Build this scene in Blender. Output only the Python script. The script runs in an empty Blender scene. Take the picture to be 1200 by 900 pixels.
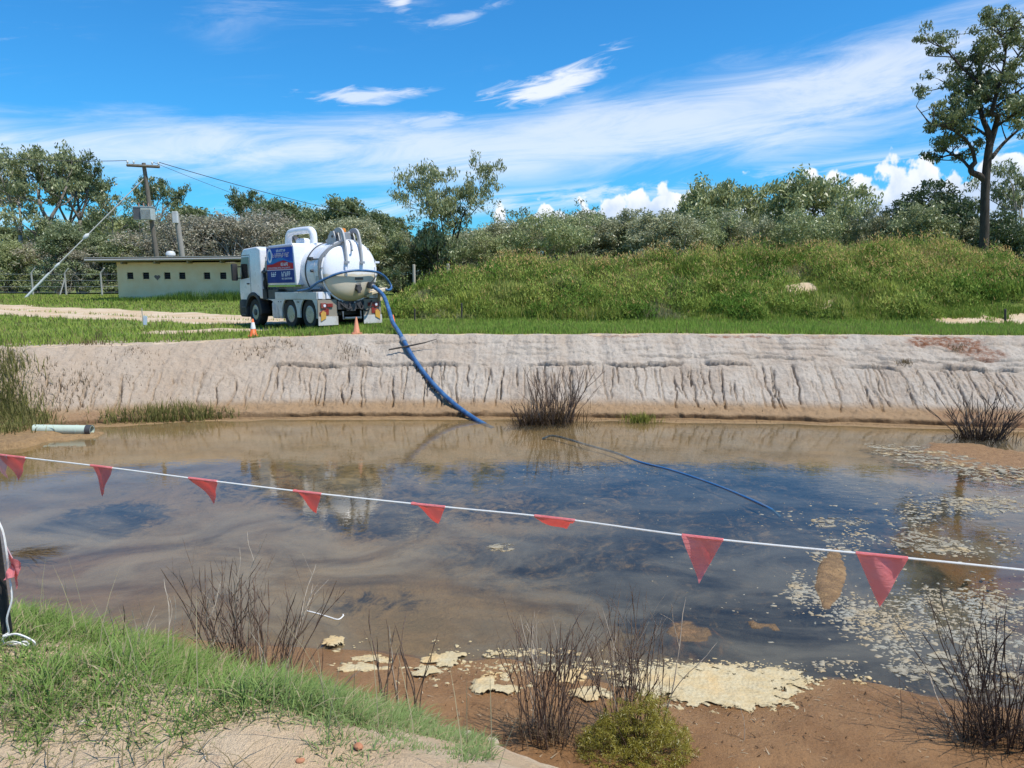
import bpy, bmesh, math, random
import numpy as np
from mathutils import Vector, Matrix

# ------------------------------------------------------------------ scene
S = bpy.context.scene
COL = S.collection
rad = math.radians
F_PX, PITCH, CAM_Z = 901.0, rad(8.1), 1.83

# ------------------------------------------------------------------ camera
cam_d = bpy.data.cameras.new('camera')
cam_d.sensor_width = 36.0
cam_d.lens = 36.0 * F_PX / 1200.0
cam_d.clip_start = 0.05
cam_d.clip_end = 6000.0
cam = bpy.data.objects.new('camera', cam_d)
cam.location = (0, 0, CAM_Z)
cam.rotation_euler = (rad(90) - PITCH, 0, 0)
COL.objects.link(cam)
S.camera = cam

# ------------------------------------------------------------------ view
S.view_settings.view_transform = 'Standard'
S.view_settings.look = 'None'
S.view_settings.exposure = 0.36
S.view_settings.gamma = 1.0
S.view_settings.use_curve_mapping = False
S.cycles.max_bounces = 6
S.cycles.diffuse_bounces = 2
S.cycles.glossy_bounces = 3
S.cycles.transmission_bounces = 4
S.cycles.transparent_max_bounces = 8
S.cycles.caustics_reflective = False
S.cycles.caustics_refractive = False
S.cycles.use_denoising = True

# ------------------------------------------------------------------ sun
SUN_EL, SUN_AZ = rad(62), rad(119)          # azimuth measured from +Y towards +X
sd = bpy.data.lights.new('sun', 'SUN')
sd.energy = 4.3
sd.angle = rad(0.55)
sd.color = (1.0, 0.955, 0.89)
sun = bpy.data.objects.new('sun', sd)
to_sun = Vector((math.cos(SUN_EL) * math.sin(SUN_AZ), math.cos(SUN_EL) * math.cos(SUN_AZ), math.sin(SUN_EL)))
sun.rotation_euler = to_sun.to_track_quat('Z', 'Y').to_euler()
sun.location = (20, -10, 40)
COL.objects.link(sun)

# ------------------------------------------------------------------ node helpers
class NT:
    """small wrapper that writes node trees as expressions"""
    def __init__(self, tree):
        self.t = tree
        self.n = tree.nodes
        self.l = tree.links
    def new(self, kind, **kw):
        n = self.n.new(kind)
        for k, v in kw.items():
            setattr(n, k, v)
        return n
    def put(self, sock, v):
        if isinstance(v, bpy.types.NodeSocket):
            self.l.new(v, sock)
        elif v is not None:
            if isinstance(v, (tuple, list)) and len(v) == 3 and sock.type == 'RGBA':
                v = (*v, 1.0)
            sock.default_value = v
    def m(self, op, a, b=None, c=None, clamp=False):
        n = self.new('ShaderNodeMath', operation=op, use_clamp=clamp)
        for i, v in enumerate((a, b, c)):
            if v is not None:
                self.put(n.inputs[i], v)
        return n.outputs[0]
    def step(self, v, lo, hi, a=0.0, b=1.0, smooth=True):
        n = self.new('ShaderNodeMapRange', interpolation_type='SMOOTHSTEP' if smooth else 'LINEAR')
        for i, x in enumerate((v, lo, hi, a, b)):
            self.put(n.inputs[i], x)
        return n.outputs[0]
    def mix(self, f, a, b, blend='MIX'):
        n = self.new('ShaderNodeMix', data_type='RGBA', blend_type=blend)
        self.put(n.inputs[0], f); self.put(n.inputs[6], a); self.put(n.inputs[7], b)
        return n.outputs[2]
    def noise(self, vec, scale, detail=4, rough=0.55, dist=0.0, col=False):
        n = self.new('ShaderNodeTexNoise')
        if vec is not None:
            self.l.new(vec, n.inputs['Vector'])
        n.inputs['Scale'].default_value = scale
        n.inputs['Detail'].default_value = detail
        n.inputs['Roughness'].default_value = rough
        n.inputs['Distortion'].default_value = dist
        return n.outputs['Color' if col else 'Fac']
    def vor(self, vec, scale, feature='F1', out='Distance', rnd=1.0):
        n = self.new('ShaderNodeTexVoronoi', feature=feature)
        self.l.new(vec, n.inputs['Vector'])
        n.inputs['Scale'].default_value = scale
        n.inputs['Randomness'].default_value = rnd
        return n.outputs[out]
    def mapv(self, vec, scale=(1, 1, 1), rot=(0, 0, 0), loc=(0, 0, 0)):
        n = self.new('ShaderNodeMapping')
        self.l.new(vec, n.inputs[0])
        n.inputs['Scale'].default_value = scale
        n.inputs['Rotation'].default_value = rot
        n.inputs['Location'].default_value = loc
        return n.outputs[0]
    def comb(self, x, y, z=0.0):
        n = self.new('ShaderNodeCombineXYZ')
        for i, v in enumerate((x, y, z)):
            self.put(n.inputs[i], v)
        return n.outputs[0]
    def pos(self):
        return self.new('ShaderNodeNewGeometry').outputs['Position']
    def obj(self):
        return self.new('ShaderNodeTexCoord').outputs['Object']
    def attr(self, name, out='Fac'):
        n = self.new('ShaderNodeAttribute', attribute_name=name)
        return n.outputs[out]
    def bump(self, h, strength=0.5, dist=0.02):
        n = self.new('ShaderNodeBump')
        n.inputs['Strength'].default_value = strength
        n.inputs['Distance'].default_value = dist
        self.l.new(h, n.inputs['Height'])
        return n.outputs[0]

MATS = {}
def mat(name, build):
    if name in MATS:
        return MATS[name]
    m = bpy.data.materials.new(name)
    m.use_nodes = True
    m.node_tree.nodes.clear()
    t = NT(m.node_tree)
    out = t.new('ShaderNodeOutputMaterial')
    t.l.new(build(t), out.inputs['Surface'])
    MATS[name] = m
    return m

def principled(t, color, rough=0.6, metal=0.0, normal=None, spec=0.5, coat=0.0):
    p = t.new('ShaderNodeBsdfPrincipled')
    t.put(p.inputs['Base Color'], color)
    t.put(p.inputs['Roughness'], rough)
    t.put(p.inputs['Metallic'], metal)
    t.put(p.inputs['Specular IOR Level'], spec)
    t.put(p.inputs['Coat Weight'], coat)
    if normal is not None:
        t.l.new(normal, p.inputs['Normal'])
    return p.outputs[0]

def paint(name, color, rough=0.4, metal=0.0, dirt=0.25, dirt_col=(0.30, 0.24, 0.17), scale=3.0, spec=0.5, coat=0.0, bump=0.0):
    """a plain coloured surface with grime and uneven gloss"""
    def b(t):
        o = t.obj()
        n = t.noise(o, scale, 6, 0.65)
        d = t.step(n, 0.45, 0.75, 0.0, dirt)
        c = t.mix(d, color, dirt_col)
        n2 = t.noise(o, scale * 9, 3, 0.6)
        c = t.mix(t.m('MULTIPLY', n2, 0.16), c, (0.02, 0.02, 0.02))
        r = t.step(n, 0.3, 0.75, rough * 0.85, min(1, rough * 1.35))
        nm = t.bump(n2, 0.4, bump) if bump else None
        return principled(t, c, r, metal, nm, spec, coat)
    return mat(name, b)

# ------------------------------------------------------------------ world: Nishita sky with cirrus and cumulus
W = bpy.data.worlds.new('World')
S.world = W
W.use_nodes = True
W.node_tree.nodes.clear()
w = NT(W.node_tree)
sky = w.new('ShaderNodeTexSky', sky_type='NISHITA')
sky.sun_disc = False
sky.sun_elevation = SUN_EL
sky.sun_rotation = SUN_AZ
sky.air_density = 1.0
sky.dust_density = 0.6
sky.ozone_density = 1.0
blue = w.mix(1.0, sky.outputs[0], (0.27, 1.02, 1.62), 'MULTIPLY')
dvec = w.new('ShaderNodeTexCoord').outputs['Generated']
sep = w.new('ShaderNodeSeparateXYZ')
w.l.new(dvec, sep.inputs[0])
az = w.m('ARCTAN2', sep.outputs[0], sep.outputs[1])
el = w.m('ARCSINE', sep.outputs[2])
# --- cirrus: long streaks that climb towards the east
cross = w.m('SUBTRACT', el, w.m('MULTIPLY', az, 0.10))
sv = w.comb(az, w.m('MULTIPLY', cross, 6.0), 0.37)
n_str = w.noise(sv, 4.4, 6, 0.68, 0.7)
n_big = w.noise(w.comb(az, w.m('MULTIPLY', cross, 2.6), 4.1), 2.6, 2, 0.5)
line = w.m('SUBTRACT', el, w.m('ADD', w.m('MULTIPLY', az, 0.078), w.m('MULTIPLY_ADD', w.m('MULTIPLY', az, az), 0.10, 0.150)))
line = w.m('ADD', line, w.m('MULTIPLY', w.m('SUBTRACT', n_big, 0.5), 0.10))
half = w.step(az, -0.6, 0.5, 0.030, 0.046, False)
band = w.m('SUBTRACT', w.m('ADD', 1.0, w.m('MULTIPLY', w.m('SUBTRACT', n_str, 0.5), 1.5)), w.m('DIVIDE', w.m('ABSOLUTE', line), half))
band = w.m('MULTIPLY', w.step(band, -0.5, 0.8), w.step(n_str, 0.20, 0.60, 0.35, 1.0))
thin = w.m('SUBTRACT', 1.0, w.m('DIVIDE', w.m('ABSOLUTE', w.m('SUBTRACT', el, w.m('MULTIPLY_ADD', az, 0.07, 0.093))), 0.018))
thin = w.m('MULTIPLY', w.step(thin, -0.2, 0.9), w.step(n_str, 0.44, 0.62, 0.0, 0.6))
veil = w.m('MULTIPLY', w.m('MULTIPLY', w.step(n_str, 0.50, 0.78), w.step(n_big, 0.42, 0.62)), 0.40)
cir = w.m('MAXIMUM', w.m('MAXIMUM', w.m('MULTIPLY', band, 0.66), thin), veil)
nnv = w.noise(w.comb(w.m('MULTIPLY', az, 13.0), w.m('MULTIPLY', w.m('SUBTRACT', el, w.m('MULTIPLY', az, 0.16)), 62.0), 2.7), 1.0, 5, 0.62, 1.1)
def wisp(a0, e0, la, lc, tilt, gain):
    ca, sa = math.cos(tilt), math.sin(tilt)
    da = w.m('SUBTRACT', az, a0); de = w.m('SUBTRACT', el, e0)
    p = w.m('ADD', w.m('MULTIPLY', da, ca / la), w.m('MULTIPLY', de, sa / la))
    q = w.m('SUBTRACT', w.m('MULTIPLY', de, ca / lc), w.m('MULTIPLY', da, sa / lc))
    q = w.m('SUBTRACT', q, w.m('MULTIPLY', w.m('MULTIPLY', p, p), 0.45))
    rr = w.m('SQRT', w.m('ADD', w.m('MULTIPLY', p, p), w.m('MULTIPLY', q, q)))
    v = w.m('SUBTRACT', w.m('ADD', w.m('MULTIPLY', nnv, 1.5), -0.12), w.m('MULTIPLY', rr, 0.60))
    return w.m('MULTIPLY', w.step(v, 0.0, 0.55), gain)
for a in ((0.050, 0.228, 0.085, 0.018, 0.30, 0.85), (-0.180, 0.212, 0.085, 0.010, 0.06, 0.65), (-0.06, 0.303, 0.060, 0.010, 0.22, 0.45),
          (-0.135, 0.318, 0.022, 0.012, 0.30, 0.8), (-0.10, 0.185, 0.06, 0.012, 0.1, 0.5)):
    cir = w.m('MAXIMUM', cir, wisp(*a))
cir = w.m('MULTIPLY', cir, w.step(el, 0.0, 0.05))
c1 = w.mix(cir, blue, (9.3, 9.6, 10.2))
# --- cumulus heads low over the trees
e_mid = w.noise(w.comb(w.m('MULTIPLY', az, 13.0), w.m('MULTIPLY', el, 9.0), 2.3), 1.5, 5, 0.58)
cell = w.vor(w.comb(az, w.m('MULTIPLY', el, 1.1), 0.6), 46.0)
env = w.m('ADD', w.step(az, -0.14, 0.06, 0.030, 0.098), w.step(az, 0.06, 0.45, 0.0, 0.040, False))
env = w.m('ADD', env, w.m('MULTIPLY', w.m('SUBTRACT', e_mid, 0.5), 0.12))
env = w.m('SUBTRACT', env, w.m('MULTIPLY', cell, 0.028))
dd = w.m('SUBTRACT', env, el)
cum = w.step(dd, -0.001, 0.007)
ccol = w.mix(w.m('ADD', w.step(dd, 0.0, 0.045), w.m('MULTIPLY', w.m('SUBTRACT', cell, 0.28), 1.0), None, True), (10.2, 10.3, 10.5), (5.6, 6.8, 9.0))
c2 = w.mix(w.m('MULTIPLY', cum, w.step(el, 0.02, 0.08, 0.55, 0.95)), c1, ccol)
W.cycles.sampling_method = 'MANUAL'
W.cycles.sample_map_resolution = 256
bg = w.new('ShaderNodeBackground')
bg.inputs['Strength'].default_value = 0.085
w.l.new(c2, bg.inputs['Color'])
wo = w.new('ShaderNodeOutputWorld')
w.l.new(bg.outputs[0], wo.inputs['Surface'])

# ------------------------------------------------------------------ object helpers
def tag(o, label=None, cat=None, group=None, kind=None):
    if label: o['label'] = label
    if cat: o['category'] = cat
    if group: o['group'] = group
    if kind: o['kind'] = kind
    return o

def link(name, me, material=None, parent=None):
    o = bpy.data.objects.new(name, me)
    COL.objects.link(o)
    if material is not None and me is not None and not me.materials:
        me.materials.append(material)
    if parent is not None:
        o.parent = parent
    return o

def empty(name, loc=(0, 0, 0), rz=0.0, label=None, cat=None, group=None):
    o = bpy.data.objects.new(name, None)
    o.empty_display_size = 0.2
    o.location = loc
    o.rotation_euler = (0, 0, rz)
    COL.objects.link(o)
    return tag(o, label, cat, group)

def copy_tree(o, parent=None):
    c = o.copy()
    COL.objects.link(c)
    if parent is not None:
        c.parent = parent
    for ch in list(o.children):
        copy_tree(ch, c)
    return c

def np_mesh(name, V, Fq, smooth=False, attrs=None, colors=None):
    """mesh from numpy arrays; Fq is (n,3) or (n,4)"""
    V = np.ascontiguousarray(V, dtype=np.float32)
    Fq = np.ascontiguousarray(Fq, dtype=np.int32)
    me = bpy.data.meshes.new(name)
    k = Fq.shape[1]
    me.vertices.add(len(V)); me.vertices.foreach_set('co', V.ravel())
    me.loops.add(Fq.size); me.loops.foreach_set('vertex_index', Fq.ravel())
    me.polygons.add(len(Fq))
    me.polygons.foreach_set('loop_start', np.arange(0, Fq.size, k, dtype=np.int32))
    me.polygons.foreach_set('loop_total', np.full(len(Fq), k, dtype=np.int32))
    if smooth:
        me.polygons.foreach_set('use_smooth', np.ones(len(Fq), dtype=bool))
    for an, av in (attrs or {}).items():
        a = me.attributes.new(an, 'FLOAT', 'POINT')
        a.data.foreach_set('value', np.ascontiguousarray(av, dtype=np.float32).ravel())
    for an, av in (colors or {}).items():
        a = me.attributes.new(an, 'FLOAT_COLOR', 'POINT')
        av = np.asarray(av, dtype=np.float32)
        if av.shape[1] == 3:
            av = np.concatenate([av, np.ones((len(av), 1), np.float32)], 1)
        a.data.foreach_set('color', np.ascontiguousarray(av).ravel())
    me.update(calc_edges=True)
    return me

def grid_mesh(name, xs, ys, Z, yd=None, **kw):
    X, Y = np.meshgrid(xs, ys)
    if yd is not None: Y = Y + yd
    V = np.stack([X, Y, Z], -1).reshape(-1, 3)
    nx, ny = len(xs), len(ys)
    i = np.arange(nx * ny).reshape(ny, nx)
    Fq = np.stack([i[:-1, :-1], i[:-1, 1:], i[1:, 1:], i[1:, :-1]], -1).reshape(-1, 4)
    return np_mesh(name, V, Fq, smooth=True, **kw)

class MB:
    """collects shapes into one mesh"""
    def __init__(self):
        self.v = []; self.f = []
    def add(self, vs, fs):
        b = len(self.v)
        self.v += [tuple(p) for p in vs]
        self.f += [tuple(b + i for i in q) for q in fs]
        return self
    def box(self, lo, hi):
        x0, y0, z0 = lo; x1, y1, z1 = hi
        return self.add([(x0, y0, z0), (x1, y0, z0), (x1, y1, z0), (x0, y1, z0), (x0, y0, z1), (x1, y0, z1), (x1, y1, z1), (x0, y1, z1)],
                        [(0, 3, 2, 1), (4, 5, 6, 7), (0, 1, 5, 4), (1, 2, 6, 5), (2, 3, 7, 6), (3, 0, 4, 7)])
    def prism(self, poly, a, b, axis='y'):
        """polygon in the two other axes, extruded along axis from a to b"""
        def P(p, q):
            return {'y': (p[0], q, p[1]), 'x': (q, p[0], p[1]), 'z': (p[0], p[1], q)}[axis]
        n = len(poly)
        vs = [P(p, a) for p in poly] + [P(p, b) for p in poly]
        fs = [tuple(range(n)), tuple(range(2 * n - 1, n - 1, -1))]
        fs += [(i, n + i, n + (i + 1) % n, (i + 1) % n) for i in range(n)]
        return self.add(vs, fs)
    def tube(self, pts, r, n=8, cap=True):
        pts = [Vector(p) for p in pts]
        rs = list(r) if isinstance(r, (list, tuple)) else [r] * len(pts)
        vs, fs = [], []
        up = None
        for i, p in enumerate(pts):
            t = (pts[min(i + 1, len(pts) - 1)] - pts[max(i - 1, 0)])
            t = t.normalized() if t.length > 1e-9 else Vector((0, 0, 1))
            if up is None:
                up = Vector((0, 0, 1)) if abs(t.z) < 0.9 else Vector((1, 0, 0))
            s = t.cross(up)
            s = s.normalized() if s.length > 1e-6 else t.orthogonal().normalized()
            up = s.cross(t).normalized()
            for k in range(n):
                a = 2 * math.pi * k / n
                vs.append(p + (s * math.cos(a) + up * math.sin(a)) * rs[i])
        for i in range(len(pts) - 1):
            for k in range(n):
                k2 = (k + 1) % n
                fs.append((i * n + k, i * n + k2, (i + 1) * n + k2, (i + 1) * n + k))
        if cap:
            fs.append(tuple(range(n - 1, -1, -1)))
            b = (len(pts) - 1) * n
            fs.append(tuple(b + k for k in range(n)))
        return self.add(vs, fs)
    def lathe(self, prof, n=24, axis='z', c=(0, 0, 0), close=False):
        """profile of (radius, along) turned about an axis through c"""
        vs, fs = [], []
        for (r, h) in prof:
            for k in range(n):
                a = 2 * math.pi * k / n
                p, q = r * math.cos(a), r * math.sin(a)
                q3 = {'z': (p, q, h), 'x': (h, p, q), 'y': (p, h, q)}[axis]
                vs.append((q3[0] + c[0], q3[1] + c[1], q3[2] + c[2]))
        m = len(prof)
        for i in range(m - 1 if not close else m):
            j = (i + 1) % m
            for k in range(n):
                k2 = (k + 1) % n
                fs.append((i * n + k, i * n + k2, j * n + k2, j * n + k))
        if not close:
            if prof[0][0] > 1e-5: fs.append(tuple(range(n - 1, -1, -1)))
            if prof[-1][0] > 1e-5: fs.append(tuple((m - 1) * n + k for k in range(n)))
        return self.add(vs, fs)
    def build(self, name, material, parent=None, bevel=0.0, smooth=False, seg=2):
        me = bpy.data.meshes.new(name)
        me.from_pydata([tuple(p) for p in self.v], [], self.f)
        bm = bmesh.new(); bm.from_mesh(me)
        bmesh.ops.remove_doubles(bm, verts=bm.verts, dist=1e-5)
        bmesh.ops.recalc_face_normals(bm, faces=bm.faces)
        if bevel > 0:
            es = [e for e in bm.edges if len(e.link_faces) == 2 and e.calc_face_angle(0) > 0.6]
            bmesh.ops.bevel(bm, geom=es, offset=bevel, segments=seg, affect='EDGES', profile=0.6, clamp_overlap=True)
        bm.to_mesh(me); bm.free()
        if smooth:
            for p in me.polygons: p.use_smooth = True
            try:
                me.set_sharp_from_angle(angle=rad(38))
            except Exception:
                pass
        me.update()
        return link(name, me, material, parent)

def arc(c, r, a0, a1, n, plane='xz'):
    out = []
    for i in range(n + 1):
        a = a0 + (a1 - a0) * i / n
        p, q = r * math.cos(a), r * math.sin(a)
        out.append((c[0] + p, c[1], c[2] + q) if plane == 'xz' else (c[0] + p, c[1] + q, c[2]) if plane == 'xy' else (c[0], c[1] + p, c[2] + q))
    return out

def smooth_path(pts, n=8):
    """Catmull-Rom through the points"""
    P = [Vector(p) for p in pts]
    P = [P[0] * 2 - P[1]] + P + [P[-1] * 2 - P[-2]]
    out = []
    for i in range(1, len(P) - 2):
        for k in range(n):
            t = k / n
            a, b, c, d = P[i - 1], P[i], P[i + 1], P[i + 2]
            out.append(0.5 * ((2 * b) + (c - a) * t + (2 * a - 5 * b + 4 * c - d) * t * t + (3 * b - a - 3 * c + d) * t ** 3))
    out.append(P[-2])
    return out

# ------------------------------------------------------------------ placing: photograph measurements to points of the place
def ray(u, v):
    x, y = (u - 600) / F_PX, -(v - 450) / F_PX
    return np.array([x, math.cos(PITCH) + y * math.sin(PITCH), -math.sin(PITCH) + y * math.cos(PITCH)])
def at_z(u, v, z):
    d = ray(u, v); k = (z - CAM_Z) / d[2]
    return (d[0] * k, d[1] * k, z)
def at_y(u, v, Y):
    d = ray(u, v); k = Y / d[1]
    return (d[0] * k, Y, CAM_Z + d[2] * k)

# ------------------------------------------------------------------ numpy noise
def _hash(ix, iy, seed):
    h = (ix.astype(np.int64) * 374761393 + iy.astype(np.int64) * 668265263 + seed * 1442695041) & 0xFFFFFFFF
    h = ((h ^ (h >> 13)) * 1274126177) & 0xFFFFFFFF
    return ((h ^ (h >> 16)) & 0xFFFF) / 65535.0
def vn(x, y, seed=0):
    x = np.asarray(x, float); y = np.asarray(y, float)
    ix, iy = np.floor(x), np.floor(y)
    fx, fy = x - ix, y - iy
    fx = fx * fx * (3 - 2 * fx); fy = fy * fy * (3 - 2 * fy)
    a = _hash(ix, iy, seed); b = _hash(ix + 1, iy, seed); c = _hash(ix, iy + 1, seed); d = _hash(ix + 1, iy + 1, seed)
    return (a + (b - a) * fx) * (1 - fy) + (c + (d - c) * fx) * fy
def fbm(x, y, seed=0, o=4, g=0.5):
    s, a, t = 0.0, 1.0, 0.0
    for i in range(o):
        s = s + a * vn(x * 2 ** i + 17.3 * i, y * 2 ** i - 9.1 * i, seed + i); t += a; a *= g
    return s / t
def sst(v, a, b):
    t = np.clip((np.asarray(v, float) - a) / (b - a), 0, 1)
    return t * t * (3 - 2 * t)
RNG = np.random.default_rng(7)
random.seed(7)
# ================================================================== terrain heights
ZW = -2.0
def yfoot(x):
    b = np.interp(x, [-20, -14, -10.8, -8, -4.5, 0, 6.5, 10.5, 13, 16, 20], [17, 18.3, 19.4, 20.2, 20.45, 20.4, 19.9, 19.25, 18.7, 18.2, 17.5])
    return b + 0.16 * (fbm(x * 0.9, x * 0 + 3.3, 5, 4, 0.6) - 0.5)
def ycrest(x):
    b = np.interp(x, [-24, -14, -12, -9, -5, 0, 8, 15, 24], [19.6, 20.9, 21.9, 23.0, 23.35, 23.4, 23.4, 23.1, 22.8])
    return b + 0.75 * (fbm(x * 0.7, x * 0 + 1.3, 11, 6, 0.62) - 0.5)
def mound(x, y):
    h = np.interp(x, [-7, -6, -5.2, -4, -2.4, -.8, .8, 4, 7.1, 10.3, 13, 15.8, 18.9, 21, 22.6, 23.8, 25.5, 30],
                  [0, .15, .4, .8, 1.25, 1.75, 1.9, 2.0, 2.1, 2.2, 2.3, 2.4, 2.5, 2.4, 2.1, 1.5, .5, 0])
    lump = 0.84 + 0.32 * fbm(x * 0.35 + 3, y * 0.35, 21, 4)
    foot = 27.7 + 1.6 * (fbm(x * 0.22, x * 0, 31, 3) - 0.5)
    return h * sst(y, foot, 37.0) * (1 - sst(y, 43, 54)) * lump
def upland(x, y):
    x = np.asarray(x, float); y = np.asarray(y, float)
    z = -0.20 * sst(-x, 5, 10) * (1 - sst(y, 36, 48)) + 0.15 * sst(y, 36, 50)
    z = z + 0.07 * (fbm(x * 0.5, y * 0.5, 41, 3) - 0.5) + 0.05 * (fbm(x * 1.7, y * 1.7, 43, 3) - .5) * (1 - sst(y, 24, 26)) + mound(x, y)
    return z
def yedge(x):
    b = np.interp(x, [-9, -4, -2.2, -1.0, -.1, .3, 1, 3, 8], [4.9, 3.95, 3.35, 2.85, 2.42, 2.25, 1.8, 1.2, .6])
    return b + 0.22 * (fbm(x * 1.6, x * 0 + 8, 51, 4) - 0.5)
_sh = [at_z(u, v, ZW) for (u, v) in ((-200, 735), (0, 742), (200, 756), (330, 765), (400, 772), (480, 778), (600, 784), (700, 806), (780, 828), (860, 838),
                                      (930, 818), (980, 806), (1040, 815), (1100, 830), (1200, 842), (1400, 850))]
_shx = np.array([p[0] for p in _sh]); _shy = np.array([p[1] for p in _sh])
def ynear(x):
    return np.interp(x, _shx, _shy) + 0.16 * (fbm(x * 1.5, x * 0 + 2, 61, 4) - 0.5)

def ell(u, v, ru, rv, z=ZW):
    """an ellipse measured in the photograph, as centre and half axes on the pond"""
    c = at_z(u, v, z); r = at_z(u + ru, v, z); a = at_z(u, v - rv, z); b = at_z(u, v + rv, z)
    return c[0], (a[1] + b[1]) / 2, abs(r[0] - c[0]), (a[1] - b[1]) / 2
MUD = []          # mud bars: x, y, half x, half y, height
for (u, v, ru, rv, h) in ((967, 678, 27, 42, 0.26), (1040, 676, 34, 30, 0.145), (1120, 656, 75, 28, 0.15), (812, 739, 40, 19, 0.163),
                          (884, 733, 13, 9, 0.168), (908, 736, 9, 7, 0.165), (1170, 610, 60, 46, 0.14), (40, 700, 90, 44, 0.10),
                          (1160, 538, 85, 22, 0.175), (0, 516, 70, 16, 0.30), (60, 511, 60, 8, 0.22)):
    MUD.append((*ell(u, v, ru, rv), h))
def bed(x, y):
    d = np.minimum(y - ynear(x), yfoot(x) - y)
    z = ZW + 0.02 - 0.17 * sst(d, -0.05, 1.6) + 0.04 * (fbm(x * 1.1, y * 0.8, 71, 4) - 0.5)
    for (cx, cy, rx, ry, h) in MUD:
        q = ((x - cx) / rx) ** 2 + ((y - cy) / ry) ** 2
        if h > 0.25 and cx > 0:                                   # the leaf shaped bar: one flank steep, one gentle
            la, lb = np.array(at_z(978, 638, ZW)[:2]), np.array(at_z(962, 720, ZW)[:2])
            mc, hl = (la + lb) / 2, np.linalg.norm(la - lb) / 2
            dv = (la - lb) / (2 * hl)
            lx, ly = (x - mc[0]) * dv[1] - (y - mc[1]) * dv[0], (x - mc[0]) * dv[0] + (y - mc[1]) * dv[1]
            s = lx / .30
            bend = 0.62 * (1 - (ly / hl) ** 2)
            e = 1 - np.abs(ly / hl) ** 2.2
            prof = np.where(s < bend, np.clip((s + 1.0 * np.sqrt(np.clip(e, 0, 1))) / 0.7, 0, 1), np.clip(1 - (s - bend) / 0.35, 0, 1))
            b = np.clip(prof, 0, 1) * sst(e, 0, 0.35)
            z = np.maximum(z, np.where(b > 0, ZW - 0.16 + .182 * b ** 0.6 + 0.05 * (fbm(x * 6, y * 2.5, 75, 3) - 0.5), z))
        else:
            b = np.clip(1.25 - q - .9 * (fbm(x * 3.0, y * 2.2, 79, 4, .6) - .5), 0, 1)
            b = b * (0.55 + 0.9 * fbm(x * 4.5, y * 3.5, 77, 4, .6))
            z = np.maximum(z, ZW - 0.16 + h * sst(b, 0, 0.8))
    return z
def far_profile(t):
    return np.interp(t, [-.2, -.02, .0, .03, .05, .2, .58, .63, .80, .95, 1.0], [-2.25, -2.06, -2.03, -1.99, -1.88, -1.73, -.86, -.74, -.36, -.07, 0.0])
def near_profile(x, y):
    ye, yn = yedge(x), ynear(x)
    top = 0.15 + 0.05 * (fbm(x * 2.2, y * 2.2, 81, 4) - 0.5)
    t = y - ye
    toe = np.minimum(ye + 3.0, yn - 0.55)
    s = np.clip((y - ye) / np.maximum(toe - ye, 0.3), 0, 1)
    z = top + (-1.80 - top) * (s ** 1.15)
    k = np.clip((y - toe) / np.maximum(yn - toe, 0.2), 0, 1)
    z = np.where(y > toe, -1.80 + (-0.18) * k + 0.035 * (fbm(x * 2.5, y * 2.5, 83, 3) - 0.5) * (1 - k), z)
    return z
def ground_h(x, y):
    x = np.asarray(x, float); y = np.asarray(y, float)
    yf, yc, yn = yfoot(x), ycrest(x), ynear(x)
    t = (y - yf) / (yc - yf)
    z = np.where(t > 1, upland(x, y), far_profile(t) + sst(t, .5, 1) * upland(x, yc))
    z = np.where(t < 0, bed(x, y), z)
    z = np.where(y < yn, near_profile(x, y), z)
    side = sst(np.abs(x), 17, 21)
    return np.where((t < 1) & (y > yedge(x)), z * (1 - side) + 0.05 * side, z)
def gz(x, y):
    return float(ground_h(np.array([x]), np.array([y]))[0])
def on_ground(u, v, y0=1.5, y1=120.0):
    """first point of the terrain met by a line of sight"""
    d = ray(u, v)
    Y = np.concatenate([np.arange(y0, 30, 0.01), np.arange(30, y1, 0.05)])
    X = d[0] / d[1] * Y; Z = CAM_Z + d[2] / d[1] * Y
    G = ground_h(X, Y)
    i = int(np.argmax(Z <= G)) if (Z <= G).any() else len(Y) - 1
    return (float(X[i]), float(Y[i]), float(G[i]))

# dirt tracks and bare rim, as a 0..1 cover of bare earth
def bare(x, y):
    x = np.asarray(x, float); y = np.asarray(y, float)
    n = fbm(x * 0.55, y * 0.55, 91, 4)
    rim = 1 - sst(y - ycrest(x), 0.12, 0.55 + 0.7 * n + 0.9 * sst(-x, 5, 9))
    yr = np.interp(x, [-60, -30, -18, -12, -8, -4], [47, 43, 37.5, 34.5, 33.5, 35])
    wd = np.interp(x, [-60, -20, -12, -5], [3.0, 3.2, 3.6, 2.2])
    road = (1 - sst(np.abs(y - yr) + (n - .5) * 2.0, wd * .7, wd)) * (1 - sst(x, -7, -3))
    rut = 1 - 0.5 * (1 - sst(np.abs(y - yr), .1, .5))
    yr2 = np.interp(x, [-16, -12, -9, -6], [27.0, 27.6, 28.6, 30])
    road2 = (1 - sst(np.abs(y - yr2) + (n - .5) * 2.2, .4, 1.2)) * sst(x, -15, -11) * (1 - sst(x, -8.5, -7))
    m = np.zeros_like(n)
    for (cx, cy, rx, ry) in ((12.6, 30.8, .9, 1.0), (12.0, 32.4, 1.0, .7), (24.2, 31.5, 1.2, 1.5), (16.9, 28.7, 1.3, .7), (19.6, 28.8, 2.2, .8), (21.4, 29.4, 1.6, .8)):
        m = np.maximum(m, 1 - sst(((x - cx) / rx) ** 2 + ((y - cy) / ry) ** 2 + (fbm(x * 1.5, y * 1.5, 93, 4) - .5) * 3.0, .3, 1.0))
    return np.clip(np.maximum.reduce([rim, road * rut, road2, m]), 0, 1)

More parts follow.
